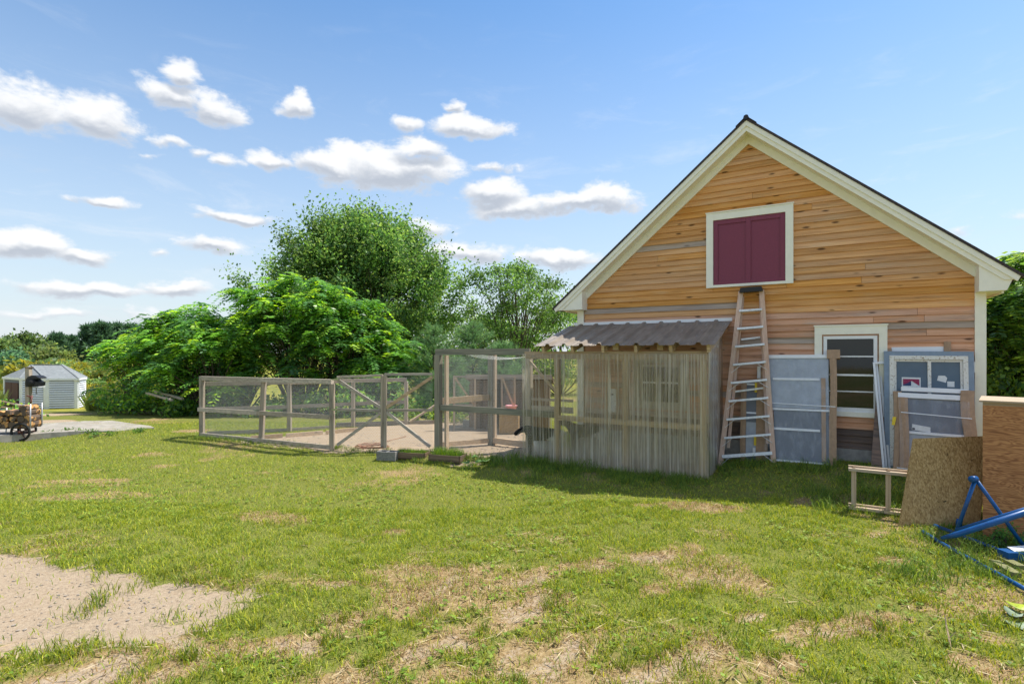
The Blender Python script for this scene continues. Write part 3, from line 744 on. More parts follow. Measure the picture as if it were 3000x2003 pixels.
for a, b in ((WL-.004, WL+.13), (WR-.12, WR+.004)):
    MB().box(a, b, -.045, .10, .3, 2.90).build('corner_board', M['cream'], barn)
# roof, rakes, soffit, returns
ZR, EV = 5.90, 3.5                                        # ridge top and half span at the eaves
def roofz(x): return ZR-abs(x)*SL
for sg, nm in ((-1, 'roof_slope'), (1, 'roof_slope')):
    EV = 3.56 if sg < 0 else 3.39
    ex = sg*(EV+.03)
    MB().prism([(0, ZR+.03), (ex, roofz(ex)+.03), (ex, roofz(ex)-.015), (0, ZR-.015)], -.34, DEEP+.3).build(nm, M['shingle'], barn)
    r1 = MB().prism([(0, ZR-.016), (sg*EV, roofz(EV)-.016), (sg*(EV-.03), roofz(EV-.03)-.105), (0, ZR-.105)], -.325, -.28)
    r1.build('rake_trim', M['cream'], barn)
    r2 = MB().prism([(0, ZR-.095), (sg*(EV-.05), roofz(EV-.05)-.095), (sg*(EV-.16), roofz(EV-.16)-.185), (0, ZR-.185)], -.305, -.255)
    r2.build('rake_board', M['cream'], barn)
    s1 = MB().prism([(0, ZR-.165), (sg*2.99, roofz(2.99)-.165), (sg*2.99, roofz(2.99)-.18), (0, ZR-.18)], -.27, .02)
    s1.build('soffit', M['cream'], barn)
    f1 = MB().prism([(0, ZR-.17), (sg*3.02, roofz(3.02)-.17), (sg*3.02, roofz(3.02)-.32), (0, ZA-.045)], -.06, .002)
    f1.build('frieze_board', M['cream'], barn)
    xi = 2.97
    rt = MB().prism([(sg*xi, 2.86), (sg*(EV-.13), 2.86), (sg*(EV-.07), roofz(EV-.07)-.10), (sg*xi, roofz(xi)-.10)], -.285, .0)
    rt.build('cornice_return', M['cream'], barn)
    MB().box(min(sg*3.0, sg*(EV-.13)), max(sg*3.0, sg*(EV-.13)), .003, DEEP, 2.862, 2.885).build('eave_soffit', M['cream'], barn)
    MB().box(min(sg*(EV-.128), sg*(EV-.10)), max(sg*(EV-.128), sg*(EV-.10)), .003, DEEP, 2.845, 2.97).build('eave_fascia', M['cream'], barn)
MB().tube([(0, -.36, ZR+.025), (0, DEEP+.3, ZR+.025)], .042, 8).build('ridge_cap', M['black'], barn)
cp = MB()
for sg in (-1, 1): cp.prism([(0, ZR+.05), (sg*.16, roofz(.16)+.045), (sg*.16, roofz(.16)+.031), (0, ZR+.032)], -.355, DEEP+.3)
cp.build('ridge_flashing', M['black'], barn)
# loft door
LX, LZ0, LZ1 = .683, 3.155, 4.465
tr = MB(); w_ = .115
tr.box(-LX, -LX+w_, -.078, .0, LZ0, LZ1); tr.box(LX-w_, LX, -.078, .0, LZ0, LZ1)
tr.box(-LX+w_, LX-w_, -.076, .0, LZ1-.125, LZ1-.002); tr.box(-LX+w_, LX-w_, -.080, .0, LZ0+.001, LZ0+.045); tr.box(-LX-.01, LX+.01, -.09, .0, LZ1, LZ1+.018)
door = MB(); door.box(-LX+w_, LX-w_, -.038, .0, LZ0+.045, LZ1-.125)
dr_ = door.build('loft_door', M['maroon'], barn); dr_['label'] = 'maroon two-panel loft door'
for a, b, c, d in ((-.566, -.49, 3.2, 4.339), (.49, .566, 3.2, 4.339), (-.04, .04, 3.2, 4.339), (-.49, -.04, 4.26, 4.339), (.04, .49, 4.26, 4.339), (-.49, -.04, 3.2, 3.27), (.04, .49, 3.2, 3.27)):
    MB().box(a+.001, b-.001, -.056, -.037, c+.001, d-.001).build('door_rail', M['maroon'], dr_)
tr.build('loft_trim', M['cream'], barn)

def window(x0, x1, z0, z1, nm='window', old=False):
    """cased double-hung window with three horizontal bars"""
    ct = .105; c = MB()
    c.box(x0, x0+ct, -.062, .0, z0, z1-.13); c.box(x1-ct, x1, -.062, .0, z0, z1-.13); c.box(x0, x1, -.064, .0, z1-.13, z1); c.box(x0-.012, x1+.012, -.075, .0, z1, z1+.022)
    c.box(x0+.0, x1-.0, -.075, .0, z0-.03, z0+.045)
    w = c.build(nm, M['dimcream' if old else 'cream'], barn); w['label'] = 'cream-cased window with white sash and horizontal bars' if not old else 'cream-cased window behind the clear lean-to panels'
    a, b, lo, hi = x0+ct+.02, x1-ct-.02, z0+.045, z1-.155
    f = MB(); t = .048
    f.box(a, a+t, -.048, .0, lo, hi); f.box(b-t, b, -.048, .0, lo, hi); f.box(a+t, b-t, -.048, .0, hi-t, hi); f.box(a+t, b-t, -.046, .0, lo, lo+.065)
    f.build('sash_frame', M['dimcream' if old else 'vinyl'], w)
    g = MB(); g.box(a+t, b-t, -.037, .0, lo+.065, hi-t); g.build('pane', M['glass'], w)
    gl, gh = lo+.065, hi-t
    for k, (fr, th) in enumerate(((.745, .020), (.475, .030), (.235, .018)) if not old else ((.55, .03),)):
        zc = gl+(gh-gl)*fr; MB().box(a+t+.001, b-t-.001, -.044 if k != 1 else -.05, -.036, zc-th/2, zc+th/2).build('sash_bar', M['vinyl'], w)
    return w
window(.985, 1.948, 1.04, 2.43)
window(-2.0, -1.0, .99, 1.95, old=True)
# small pop door for the animals, and a white meter box by the corner
pd = MB(); pd.box(-2.54, -2.33, -.06, 0, .64, .66); pd.box(-2.56, -2.53, -.06, 0, .66, 1.33); pd.box(-2.35, -2.32, -.06, 0, .66, 1.33); pd.box(-2.60, -2.28, -.075, 0, 1.33, 1.355)
pp = pd.build('pop_door_frame', M['tanwood_z'], barn)
MB().box(-2.528, -2.352, -.05, 0, .86, 1.31).build('pop_door', M['white'], pp); MB().box(-2.47, -2.41, -.056, -.049, 1.19, 1.215).build('handle', M['ink'], pp)
MB().box(2.89, 2.965, -.08, 0, 1.73, 1.88).build('utility_box', M['white'], barn)

# ------------------------------------------------------------------ lean-to against the barn
lx, ly = bw(-1.87, 0)
lean = thing('lean_to', 'lean-to of clear corrugated panels under a brown ribbed metal roof', 'lean-to', (lx, ly, 0), ROT)
OX = 1.87                                                  # local x = s + OX
def LX_(s): return s+OX
FD, ZF, ZW = 1.55, 2.115, 2.545
def lroof(d): return ZW+(ZF-ZW)*d/FD
prof = []; xs0, xs1 = -3.36, -.28; k = xs0
pitch = (xs1-xs0)/9.6
while k < xs1:
    for dx, h in ((0, 0), (.085, 0), (.10, .008), (.115, 0), (.19, 0), (.205, .008), (.22, 0), (pitch-.10, 0), (pitch-.072, .042), (pitch-.028, .042)):
        if k+dx <= xs1: prof.append((k+dx, h))
    k += pitch
prof.append((xs1, 0))
V = []; F = []
for d in (-.0, .4, .8, 1.2, FD):
    for x, h in prof: V.append((LX_(x), -max(d, .012), lroof(d)+h+.012))
m = len(prof)
for i in range(4):
    for j in range(m-1): F.append((i*m+j, i*m+j+1, (i+1)*m+j+1, (i+1)*m+j))
rf = raw_mesh('roof_panel', V, np.array(F))
ro = link('roof_panel', rf, M['metalroof'], lean); md = ro.modifiers.new('thick', 'SOLIDIFY'); md.thickness = .003
scr = MB()
for d in (.25, .62, 1.0, 1.38):
    for j in range(10):
        x = xs0+.14+j*pitch
        if x < xs1-.03: scr.tube([(LX_(x), -d, lroof(d)+.010), (LX_(x), -d, lroof(d)+.022)], .009, 6)
scr.build('roof_screws', M['galv'], ro)
MB().prism([(LX_(-3.25), ZW+.02), (LX_(-.26), ZW+.02), (LX_(-.26), ZW+.075), (LX_(-3.25), ZW+.075)], -.034, 0).build('flashing', M['vinyl'], lean)
for i in range(6):
    s = -3.22+i*.566
    MB().bar((LX_(s), -.04, lroof(.04)-.066), (LX_(s), -1.46, lroof(1.46)-.066), .05, .12).build('rafter', M['tanwood_x'], lean)
for s in (-2.15, -1.95, -1.2, -1.02): MB().box(LX_(s), LX_(s)+.1, -1.36, -1.30, lroof(1.33)-.12, lroof(1.33)-.012).build('blocking', M['tanwood_x'], lean)
MB().box(LX_(-3.68), LX_(-.43), -1.318, -1.26, 1.90, 2.035).build('header_beam', M['tanwood_x'], lean)
for s in (-3.02, -1.75, -.50): MB().box(LX_(s)-.045, LX_(s)+.045, -1.317, -1.23, -.1, 1.898).build('post', M['tanwood_z'], lean)
for zz in (.80,): MB().box(LX_(-3.0), LX_(-.46), -1.322, -1.28, zz, zz+.09).build('girt', M['tanwood_x'], lean)
MB().box(LX_(-.47), LX_(-.43), -1.26, -.05, .92, 1.0).build('girt', M['tanwood_x'], lean)
def corrug(x0, x1, z0a, z0b, z1, yoff, wave=.066, amp=.008, slope=0., vert='x'):
    n = int((x1-x0)/wave*8); V = []; F = []
    for r in range(7):
        f = r/6
        for i in range(n+1):
            x = x0+(x1-x0)*i/n; y = yoff+amp*math.sin(2*math.pi*x/wave)+.006*math.sin(x*3+f*4)
            lo = z0a+(z0b-z0a)*(i/n); hi = z1 if not slope else z1+slope*(i/n)
            V.append((x, y, lo+(hi-lo)*f) if vert == 'x' else (y, -x, lo+(hi-lo)*f))
    for r in range(6):
        for i in range(n): F.append((r*(n+1)+i, r*(n+1)+i+1, (r+1)*(n+1)+i+1, (r+1)*(n+1)+i))
    return raw_mesh('clear_panel', V, np.array(F), True)
for a, b, mt, off in ((-3.72, -2.85, 'clear', 0), (-2.90, -2.0, 'clear_old', -.010), (-2.05, -1.2, 'clear_old', -.0), (-1.25, -.41, 'clear_old', -.010)):
    link('clear_panel', corrug(LX_(a), LX_(b), .02, .05, 1.99, -1.335+off), M[mt], lean)
link('side_panel', corrug(.04, 1.33, .12, .05, lroof(.04)-.02, LX_(-.415), slope=lroof(1.33)-lroof(.04), vert='y'), M['clear_shaded'], lean)
# ------------------------------------------------------------------ animal run: fences, gates, tall pen
P0, P1, P2 = gnd(592, 1278), gnd(765, 1293), gnd(973, 1311)
TPx, TPy = bw(-5.77, 1.25); T = Vector((TPx, TPy, 0))
B1, B2, B3 = gnd(848, 1264), gnd(1035, 1251), gnd(1190, 1243)
def gp(p, dz=0.): return Vector((p[0], p[1], g1(p[0], p[1])+dz))
def fence(name, label, pts, top, mid, sill, tilt=(), rail_front=True, cat='fence'):
    o = thing(name, label, cat, gp(pts[0])); org = o.location.copy()
    L = lambda p, z: Vector((p[0]-org.x, p[1]-org.y, z-org.z))
    for i, p in enumerate(pts):
        if not rail_front and i == 0: continue
        lean_ = tilt[i] if i < len(tilt) else 0
        MB().bar(L(p, g1(p[0], p[1])-.05), L((p[0]+lean_, p[1]), top-.095), .095, .095, (0, 1, 0)).build('post', M['greywood_z'], o)
    for a, b in zip(pts[:-1], pts[1:]):
        d = (Vector(b)-Vector(a)); d.z = 0; d.normalize(); nn = Vector((d.y, -d.x, 0))*(.066 if rail_front else -.066)
        def rail(z, h, nm, e=.05, nnn=nn, w=.038):
            q = MB(); q.bar(L(Vector(a)-d*e, z)+nnn, L(Vector(b)+d*e*.2, z)+nnn, w, h); r = q.build(nm, M['greywood_x'], o); return r
        rail(top-.05, .10, 'top_rail', nnn=Vector((0, 0, 0)), w=.09); rail(mid, .095, 'middle_rail')
        za = g1(a[0], a[1]); zb = g1(b[0], b[1])
        q = MB(); q.bar(L(a, za+sill)+nn*.6, L(b, zb+sill)+nn*.6, .038, .09); q.build('sill_board', M['greywood_x'], o)
        w = (Vector(b)-Vector(a)); w.z = 0; zz = min(za, zb)+.03
        V, F = hexnet((a[0]-org.x-nn.x*.3, a[1]-org.y-nn.y*.3, zz-org.z), (d.x, d.y), w.length, top-.1-zz)
        tag(link('wire_netting', raw_mesh('netting', V, F), M['wire'], o), kind='stuff')
    return o
fence('run_fence', 'low weathered wood and chicken wire fence along the lawn side of the run', [P0, P1, P2], 1.45, .655, .04, (0, .06, -.0))
fence('run_fence', 'weathered wood and chicken wire fence at the far side of the run', [P0+Vector((.05, .12, 0)), B1, B2, B3], 1.31, .63, .04, (0, 0, 0, 0), False)
# two gates with K bracing, hinged on the fence post and on the tall post
def gate(name, label, hinge, meet, hz, mz, ds):
    o = thing(name, label, 'gate', gp(hinge)); org = o.location.copy(); zg = .05
    L = lambda f, z: Vector((hinge[0]+(meet[0]-hinge[0])*f-org.x, hinge[1]+(meet[1]-hinge[1])*f-org.y, z-org.z))
    z0 = max(g1(*hinge[:2]), g1(*meet[:2]))+.06
    MB().bar(L(.985, z0-.04), L(.985, mz), .06, .045, (0, 1, 0)).build('meeting_stile', M['greywood_z'], o)
    MB().bar(L(.055, hz), L(1.0, mz+.01), .035, .05).build('top_rail', M['greywood_x'], o)
    zc = (z0+mz)/2+.02
    MB().bar(L(.055, zc), L(.95, zc-.02), .035, .055).build('middle_rail', M['greywood_x'], o)
    MB().bar(L(.06, hz-.06), L(.96, zc+.04), .04, .06).build('brace', M['tanwood_x' if ds else 'greywood_x'], o)
    MB().bar(L(.06 if not ds else .10, z0), L(.96, zc-.06), .04, .06).build('brace', M['greywood_x'], o)
    for z in (hz-.05, zc): 
        h = MB(); c = L(.03, z); e = L(.10, z) - L(.03, z); e.normalize(); nrm = Vector((e.y, -e.x, 0))*.05
        c = c+nrm
        h.add([tuple(c-e*.10), tuple(c+Vector((0, 0, .022))), tuple(c+e*.10), tuple(c-Vector((0, 0, .022))),
               tuple(c-e*.10+nrm*.1), tuple(c+Vector((0, 0, .022))+nrm*.1), tuple(c+e*.10+nrm*.1), tuple(c-Vector((0, 0, .022))+nrm*.1)],
              [(0, 1, 2, 3), (7, 6, 5, 4), (0, 4, 5, 1), (1, 5, 6, 2), (2, 6, 7, 3), (3, 7, 4, 0)])
        hb = h.build('strap_hinge', M['palegreen'], o)
    d = Vector(meet)-Vector(hinge); d.z = 0; ln = d.length; d.normalize()
    V, F = hexnet((hinge[0]+d.x*.06-org.x, hinge[1]+d.y*.06-org.y, z0-org.z), (d.x, d.y), ln*.93, mz-z0-.03)
    tag(link('wire_netting', raw_mesh('netting', V, F), M['wire'], o), kind='stuff')
MEET = Vector(((P2[0]+T[0])/2-.02, (P2[1]+T[1])/2, 0))
gate('run_gate', 'wire gate with weathered K bracing hinged on the low run fence', P2+Vector((.05, 0, 0)), MEET-Vector((.018, -.008, 0)), 1.50, 1.53, 0)
gate('run_gate', 'wire gate with tan upper brace hinged on the tall corner post of the pen', T-Vector((.07, -.03, 0)), MEET+Vector((.018, -.008, 0)), 1.57, 1.55, 1)
# tall pen beside the lean-to
pen = thing('tall_pen', 'tall open pen of dark green-grey timber and chicken wire beside the lean-to', 'pen', (*bw(-5.77, 1.25), g1(*bw(-5.77, 1.25))), ROT)
pz = -pen.location.z
def pl(s, d, z): return Vector((s+5.77, 1.25-d, z+pz))
MB().bar(pl(-5.77, 1.25, -.1), pl(-5.77, 1.25, 1.97), .13, .11, (0, 1, 0)).build('post', M['greenwood_z'], pen)
MB().bar(pl(-5.62, 1.17, -.1), pl(-5.62, 1.17, 1.96), .05, .09, (0, 1, 0)).build('post', M['tanwood_z'], pen)
MB().bar(pl(-5.84, 1.25, 2.03), pl(-3.6, 1.25, 2.03), .05, .125).build('top_beam', M['greenwood'], pen)
MB().bar(pl(-5.69, 1.27, .885), pl(-3.05, 1.21, .885), .045, .12).build('middle_rail', M['greenwood'], pen)
for s, d, m_ in ((-5.28, .0, 'greenwood_z'), (-4.20, .2, 'greywood_z')):
    MB().bar(pl(s, d, -.1), pl(s, d, 1.98), .12, .10, (0, 1, 0)).build('post', M[m_], pen)
MB().bar(pl(-5.20, -.03, -.1), pl(-5.20, -.03, 1.98), .05, .09, (0, 1, 0)).build('post', M['tanwood_z'], pen)
MB().bar(pl(-5.77, 1.2, 1.0), pl(-5.3, .06, 1.03), .04, .13).build('side_rail', M['tanwood_x'], pen)
MB().bar(pl(-5.75, 1.15, .10), pl(-5.32, .06, .06), .05, .10).build('side_sill', M['tanwood_x'], pen)
MB().bar(pl(-5.78, 1.19, 2.03), pl(-5.28, .0, 2.03), .045, .10).build('side_beam', M['greenwood'], pen)
MB().bar(pl(-5.24, .0, .07), pl(-3.25, .25, .07), .05, .13).build('sill_board', M['tanwood_x'], pen)
MB().bar(pl(-4.2, .22, .86), pl(-3.2, .2, .86), .04, .12).build('back_rail', M['greywood_x'], pen)
MB().bar(pl(-4.2, .22, 1.05), pl(-3.2, .2, 1.05), .04, .05).build('back_rail', M['greywood_x'], pen)
MB().bar(pl(-4.17, .26, 1.85), pl(-3.5, .2, 1.15), .04, .05).build('brace', M['tanwood_x'], pen)
for (s0, d0, s1, d1, h) in ((-5.72, 1.22, -3.55, 1.22, 1.93), (-5.26, .05, -4.2, .25, 1.9), (-5.74, 1.18, -5.3, .04, 1.9)):
    a = pl(s0, d0, .03); b = pl(s1, d1, .03); dd = (b-a); ln = dd.length; dd.normalize()
    V, F = hexnet(tuple(a), (dd.x, dd.y), ln, h); tag(link('wire_netting', raw_mesh('netting', V, F), M['wire'], pen), kind='stuff')
# sagging net over the pen
n_ = 26; V = []; F = []
for i in range(n_+1):
    for j in range(5):
        f = i/n_; V.append(tuple(pl(-5.2+1.6*f, 1.15-j*.16, 1.975-.10*math.sin(f*math.pi)*(1-j*.1))))
seg = []
for i in range(n_):
    for j in range(4):
        a = np.array(V[i*5+j]); b = np.array(V[(i+1)*5+j+1]); c = np.array(V[i*5+j+1]); d = np.array(V[(i+1)*5+j]); seg += [(a, b), (c, d)]
nb = MB()
for a, b in seg: nb.tube([a, b], .0012, 3, False)
tag(nb.build('roof_netting', M['wire'], pen), kind='stuff')

# raised edging boards and old sheet in the run
def loose_bar(name, label, cat, a, b, w, h, mat, group=None, lift=.0):
    a = Vector(a); b = Vector(b); a.z = g1(a.x, a.y)+h/2+lift-.01; b.z = g1(b.x, b.y)+h/2+lift-.01
    o = MB().bar((0, 0, 0), b-a, w, h).build(name, mat); o.location = a; return tag(o, label, cat, group)
for i, (p, q) in enumerate((((735, 1288), (828, 1281)), ((838, 1281), (945, 1271)), ((955, 1271), (1045, 1262)))):
    loose_bar('edging_board', ['edging board at the lawn end of the garden bed in the run', 'middle edging board of the garden bed in the run', 'edging board of the run garden bed nearest the far fence'][i], 'board', gnd(*p), gnd(*q), .04, .11, M['tanwood_x'], 'edging boards of the bed in the run')
loose_bar('sill_plank', 'long plank lying along the far side of the run', 'board', gnd(985, 1250), gnd(1285, 1240), .05, .12, M['greywood_x'])
# garden hose coil
hb = MB(); pts = []
c = gnd(1090, 1309)
for k in range(70):
    a = k*.42; r = .20+.07*math.sin(k*.9)+.001*k; pts.append((c.x+math.cos(a)*r*1.25-c.x, c.y+math.sin(a)*r-c.y, .012+.0004*k+.01*math.sin(k)))
e = gnd(1190, 1279)-c
for k in range(12): f = k/11; pts.append((pts[69][0]*(1-f)+e.x*f, pts[69][1]*(1-f)+e.y*f+.05*math.sin(f*6), .02))
hb.tube(pts, .008, 6); ho = hb.build('garden_hose', M['orange'], None, True); ho.location = gp(c); tag(ho, 'orange hose coiled on the dirt inside the run gates', 'hose')
# cinder block and planting trays outside the gates
c = gnd(1137, 1332); cb = thing('cinder_block', 'grey cinder block lying below the middle of the run gates', 'cinder block', gp(c), R(-14))
q = MB()
q.box(-.2, .2, -.1, -.07, 0, .17); q.box(-.2, .2, .07, .1, 0, .17)
for x in (-.2, -.015, .17): q.box(x, x+.03, -.07, .07, 0, .17)
q.build('body', M['cinder'], cb)
for i, (p, rz, lab) in enumerate((((1208, 1330), R(-13), 'shallow dark planting tray beside the cinder block'), ((1312, 1342), R(-20), 'shallow dark planting tray full of bright grass at the foot of the tall post'))):
    c = gnd(*p); tr_ = thing('planting_tray', lab, 'planter', gp(c), rz)
    q = MB(); w, d, h = .33, .16, .11
    for a in ((-w, w, -d, -d+.02), (-w, w, d-.02, d), (-w, -w+.02, -d, d), (w-.02, w, -d, d)): q.box(*a, 0, h)
    q.box(-w, w, -d, d, -.01, .015); q.build('tray', M['brownwood'], tr_)
    MB().box(-w+.021, w-.021, -d+.021, d-.021, .016, .085).build('soil', M['bark'], tr_)
    n = 500; xs = rng.uniform(-w+.02, w-.02, n); ys = rng.uniform(-d+.02, d-.02, n)
    P = np.stack([xs, ys, np.full(n, .08)], -1)
    bl = blades(P, (.06+.13*rng.random(n))*(1 if i else .55), .006+.004*rng.random(n), .3+.6*rng.random(n), np.array([(.22, .33, .03), (.16, .28, .03), (.10, .2, .03)])[rng.integers(0, 3, n)], 'tray_grass', 'stuff')
    bl.parent = tr_
# hutch behind the run, with its wire door
hp = gnd(1378, 1256); hut = thing('animal_hutch', 'low brown board hutch with an open side behind the pen', 'hutch', gp(hp), R(-6))
for k in range(8):
    x = k*.088; MB().box(x, x+.084, -.02, .0, 0, 1.30).build('wall_board', M['coopwood'], hut)
for k in range(13):
    x = .92+k*.088; MB().box(x, x+.084, -.02+.002*(k % 2), .0, 0, 1.30).build('wall_board', M['coopwood'], hut)
MB().box(0, 2.06, .9, .93, 0, 1.2).build('back_wall', M['coopwood'], hut); MB().box(-.03, 0, -.02, .93, 0, 1.2).build('side_wall', M['coopwood'], hut); MB().box(2.06, 2.09, -.02, .93, 0, 1.2).build('side_wall', M['coopwood'], hut)
rf = MB(); rf.add([(-.12, -.14, 1.42), (2.18, -.14, 1.42), (2.18, 1.05, 1.22), (-.12, 1.05, 1.22), (-.12, -.14, 1.34), (2.18, -.14, 1.34), (2.18, 1.05, 1.14), (-.12, 1.05, 1.14)], [(0, 1, 2, 3), (7, 6, 5, 4), (0, 4, 5, 1), (1, 5, 6, 2), (2, 6, 7, 3), (3, 7, 4, 0)]); rf.build('roof', M['brownwood'], hut)
MB().box(-.1, 2.16, -.17, -.142, 1.33, 1.45).build('fascia', M['greywood_x'], hut)
def wire_door(name, label, c, w, h, rz, flip):
    o = thing(name, label, 'wire door', gp(c), rz); t = .05
    q = MB(); q.box(0, t, -.04, 0, 0, h); q.build('stile', M['tanwood_z'], o)
    q = MB(); q.box(w-t, w, -.04, 0, 0, h); q.build('stile', M['tanwood_z'], o)
    for z in (0.0, h*.44, h-t): MB().box(t, w-t, -.038, 0, z, z+t).build('rail', M['greywood_x'], o)
    a, b = ((t, h-t), (w-t, h*.46)) if flip else ((w-t, h-t), (t, h*.46))
    MB().bar((a[0], -.045, a[1]), (b[0], -.045, b[1]), .05, .03, (0, 1, 0)).build('brace', M['tanwood_x'], o)
    V, F = hexnet((t, -.02, t), (1, 0), w-2*t, h-2*t); tag(link('wire_netting', raw_mesh('netting', V, F), M['wire'], o), kind='stuff')
wire_door('wire_door', 'wire door with a pale diagonal brace standing left of the hutch', gnd(1328, 1258), .60, 1.42, R(0), True)
wire_door('wire_door', 'wire door with a steep white brace set against the hutch front', gnd(1467, 1266), .38, 1.40, R(8), True)
loose_bar('concrete_block', 'dark concrete block on the dirt below the wire door', 'concrete block', gnd(1357, 1250), gnd(1384, 1250), .2, .19, M['stone'])
c = gnd(1352, 1236); pk = MB().bar((0, 0, 0), Vector((.62, .1, .42)), .14, .03).build('leaning_plank', M['tanwood_x']); pk.location = gp(c, .02); tag(pk, 'tan plank propped up behind the concrete block', 'plank')
MB_ = MB().bar((0, 0, 0), Vector((.95, .5, .62)), .09, .05)
bo = MB_.build('leaning_pole', M['tanwood_x']); bo.location = gp(gnd(1200, 1243), .06); tag(bo, 'tan timber leaning up from the far run fence', 'timber')
# OSB box and pink tub
c = gnd(1462, 1272); ob = thing('strand_board_box', 'strand board box standing in the pen below the green-grey rail', 'box', gp(c), R(-4))
for a in ((0, .47, -.012, 0), (0, .47, .5, .512), (0, .012, .001, .499), (.471, .483, -.012, .512)): MB().box(*a, 0, .57).build('side_panel', M['osb'], ob)
MB().box(0.013, .47, .001, .499, .555, .568).build('top_panel', M['osb'], ob)
tb = MB(); tb.lathe([(.0, 0), (.11, .0), (.15, .11), (.16, .12), (.145, .12), (.10, .02), (0, .02)], 20)
tbo = tb.build('pink_tub', M['pink'], None, True); tbo.location = ob.location+Vector((.30, .25, .569)); tag(tbo, 'pink plastic tub on top of the strand board box', 'tub')
tw = thing('feed_tub', 'white tub with a red rim inside the pen behind the black and white animal', 'tub', gp(Vector((*bw(-3.62, .62), 0))))
q = MB(); q.lathe([(0, 0), (.19, 0), (.24, .36), (.225, .36), (.18, .02), (0, .02)], 20); q.build('body', M['white'], tw, True)
q = MB(); q.lathe([(.243, .355), (.262, .36), (.262, .40), (.243, .40), (.243, .355)], 20); q.build('rim', M['redprint'], tw, True)

# two black and white goats seen through the clear panels
def goat(label, loc, rz, headdown):
    o = thing('goat', label, 'goat', loc, rz, None)
    pts = [(-.30, 0, .46), (-.10, 0, .48), (.12, 0, .47), (.25, 0, .50), (.33, 0, .60), (.39, 0, .67 if not headdown else .58), (.48, 0, .64 if not headdown else .50), (.55, 0, .60 if not headdown else .44)]
    rad = [.10, .135, .135, .11, .07, .068, .055, .035]
    ed = [(i, i+1) for i in range(7)]
    def limb(root, ch):
        prev = root
        for p, r in ch: pts.append(p); rad.append(r); ed.append((prev, len(pts)-1)); prev = len(pts)-1
    for s_ in (-1, 1):
        limb(3, [((.24, .07*s_, .36), .055), ((.245, .075*s_, .20), .03), ((.24, .075*s_, .05), .024), ((.26, .075*s_, .01), .03)])
        limb(0, [((-.30, .075*s_, .34), .07), ((-.36, .08*s_, .21), .035), ((-.33, .08*s_, .05), .024), ((-.31, .08*s_, .01), .03)])
        limb(5, [((.37, .075*s_, pts[5][2]+.01), .022), ((.36, .13*s_, pts[5][2]-.05), .016)])
    limb(0, [((-.41, 0, .52), .03), ((-.45, 0, .47), .015)])
    me = bpy.data.meshes.new('goat_body'); me.from_pydata(pts, ed, []); me.materials.append(M['fur'])
    b = bpy.data.objects.new('body', me); COL.objects.link(b); b.parent = o
    bm_skin = b.modifiers.new('skin', 'SKIN'); b.modifiers.new('sub', 'SUBSURF').levels = 1; b.modifiers['sub'].render_levels = 1
    for v, r in zip(me.skin_vertices[0].data, rad): v.radius = (r, r)
    me.skin_vertices[0].data[1].use_root = True
    bm_skin.use_smooth_shade = True
    return o
goat('black goat with a white belly patch, head towards the open pen', (*bw(-3.45, 1.02), g1(*bw(-3.45, 1.02))), ROT+R(200), True)
goat('black-headed goat with white chest further inside the lean-to', (*bw(-2.95, .15), g1(*bw(-2.95, .15))), ROT+R(215), False)
# ------------------------------------------------------------------ stepladder against the barn
lb = bw(.03, .52); lad = thing('stepladder', 'tall folded stepladder with orange rails and aluminium steps leaning under the loft door', 'ladder', (lb[0], lb[1], .0), ROT)
zl, zr = g1(*bw(-.37, .52)), g1(*bw(.43, .48))
def lp(x, d, z): return Vector((x, .52-d, z))
BL, BR, TL, TR = lp(-.40, .55, zl-.01), lp(.395, .47, zr-.01), lp(-.135, .13, 3.06), lp(.185, .12, 3.06)
for a, b in ((BL, TL), (BR, TR)):
    MB().bar(a, b, .032, .075, (1, 0, 0)).build('rail', M['fibre'], lad)
for k in range(9):
    f = .055+(k*.1035)*1.0
    a = BL.lerp(TL, f); b = BR.lerp(TR, f); 
    st = MB().bar(a+Vector((.012, 0, 0)), b-Vector((.012, 0, 0)), .09, .034 if k else .05, (0, .12, 1)).build('step', M['alu'], lad)
    if k < 6:
        for p, q in ((a, b), (b, a)):
            dd = (q-p).normalized(); src = (BL.lerp(TL, f-.045) if p is a else BR.lerp(TR, f-.045)) if k else (BL.lerp(TL, .005) if p is a else BR.lerp(TR, .005))
            MB().bar(src+Vector((0, -.02, 0)), p+dd*.14+Vector((0, -.02, -.012)), .006, .02, (0, 1, 0)).build('brace', M['alu'], st)
cap = MB(); cc = TL.lerp(TR, .5)
cap.prism([(cc.x-.175, cc.z-.03), (cc.x+.185, cc.z-.02), (cc.x+.165, cc.z+.055), (cc.x-.155, cc.z+.05)], cc.y-.11, cc.y+.06)
cap.build('top_cap', M['black'], lad)
for a, b, o_ in ((BL, TL, .08), (BR, TR, -.08)):
    MB().bar(a.lerp(b, .10)+Vector((o_, .10, 0)), a.lerp(b, .97)+Vector((o_*.4, .07, 0)), .025, .045, (1, 0, 0)).build('rear_rail', M['fibre'], lad)
for k in (3, 6):
    f = .12+k*.1; MB().bar(BL.lerp(TL, f)+Vector((.08, .10, 0)), BR.lerp(TR, f)+Vector((-.08, .10, 0)), .02, .03).build('rear_brace', M['alu'], lad)

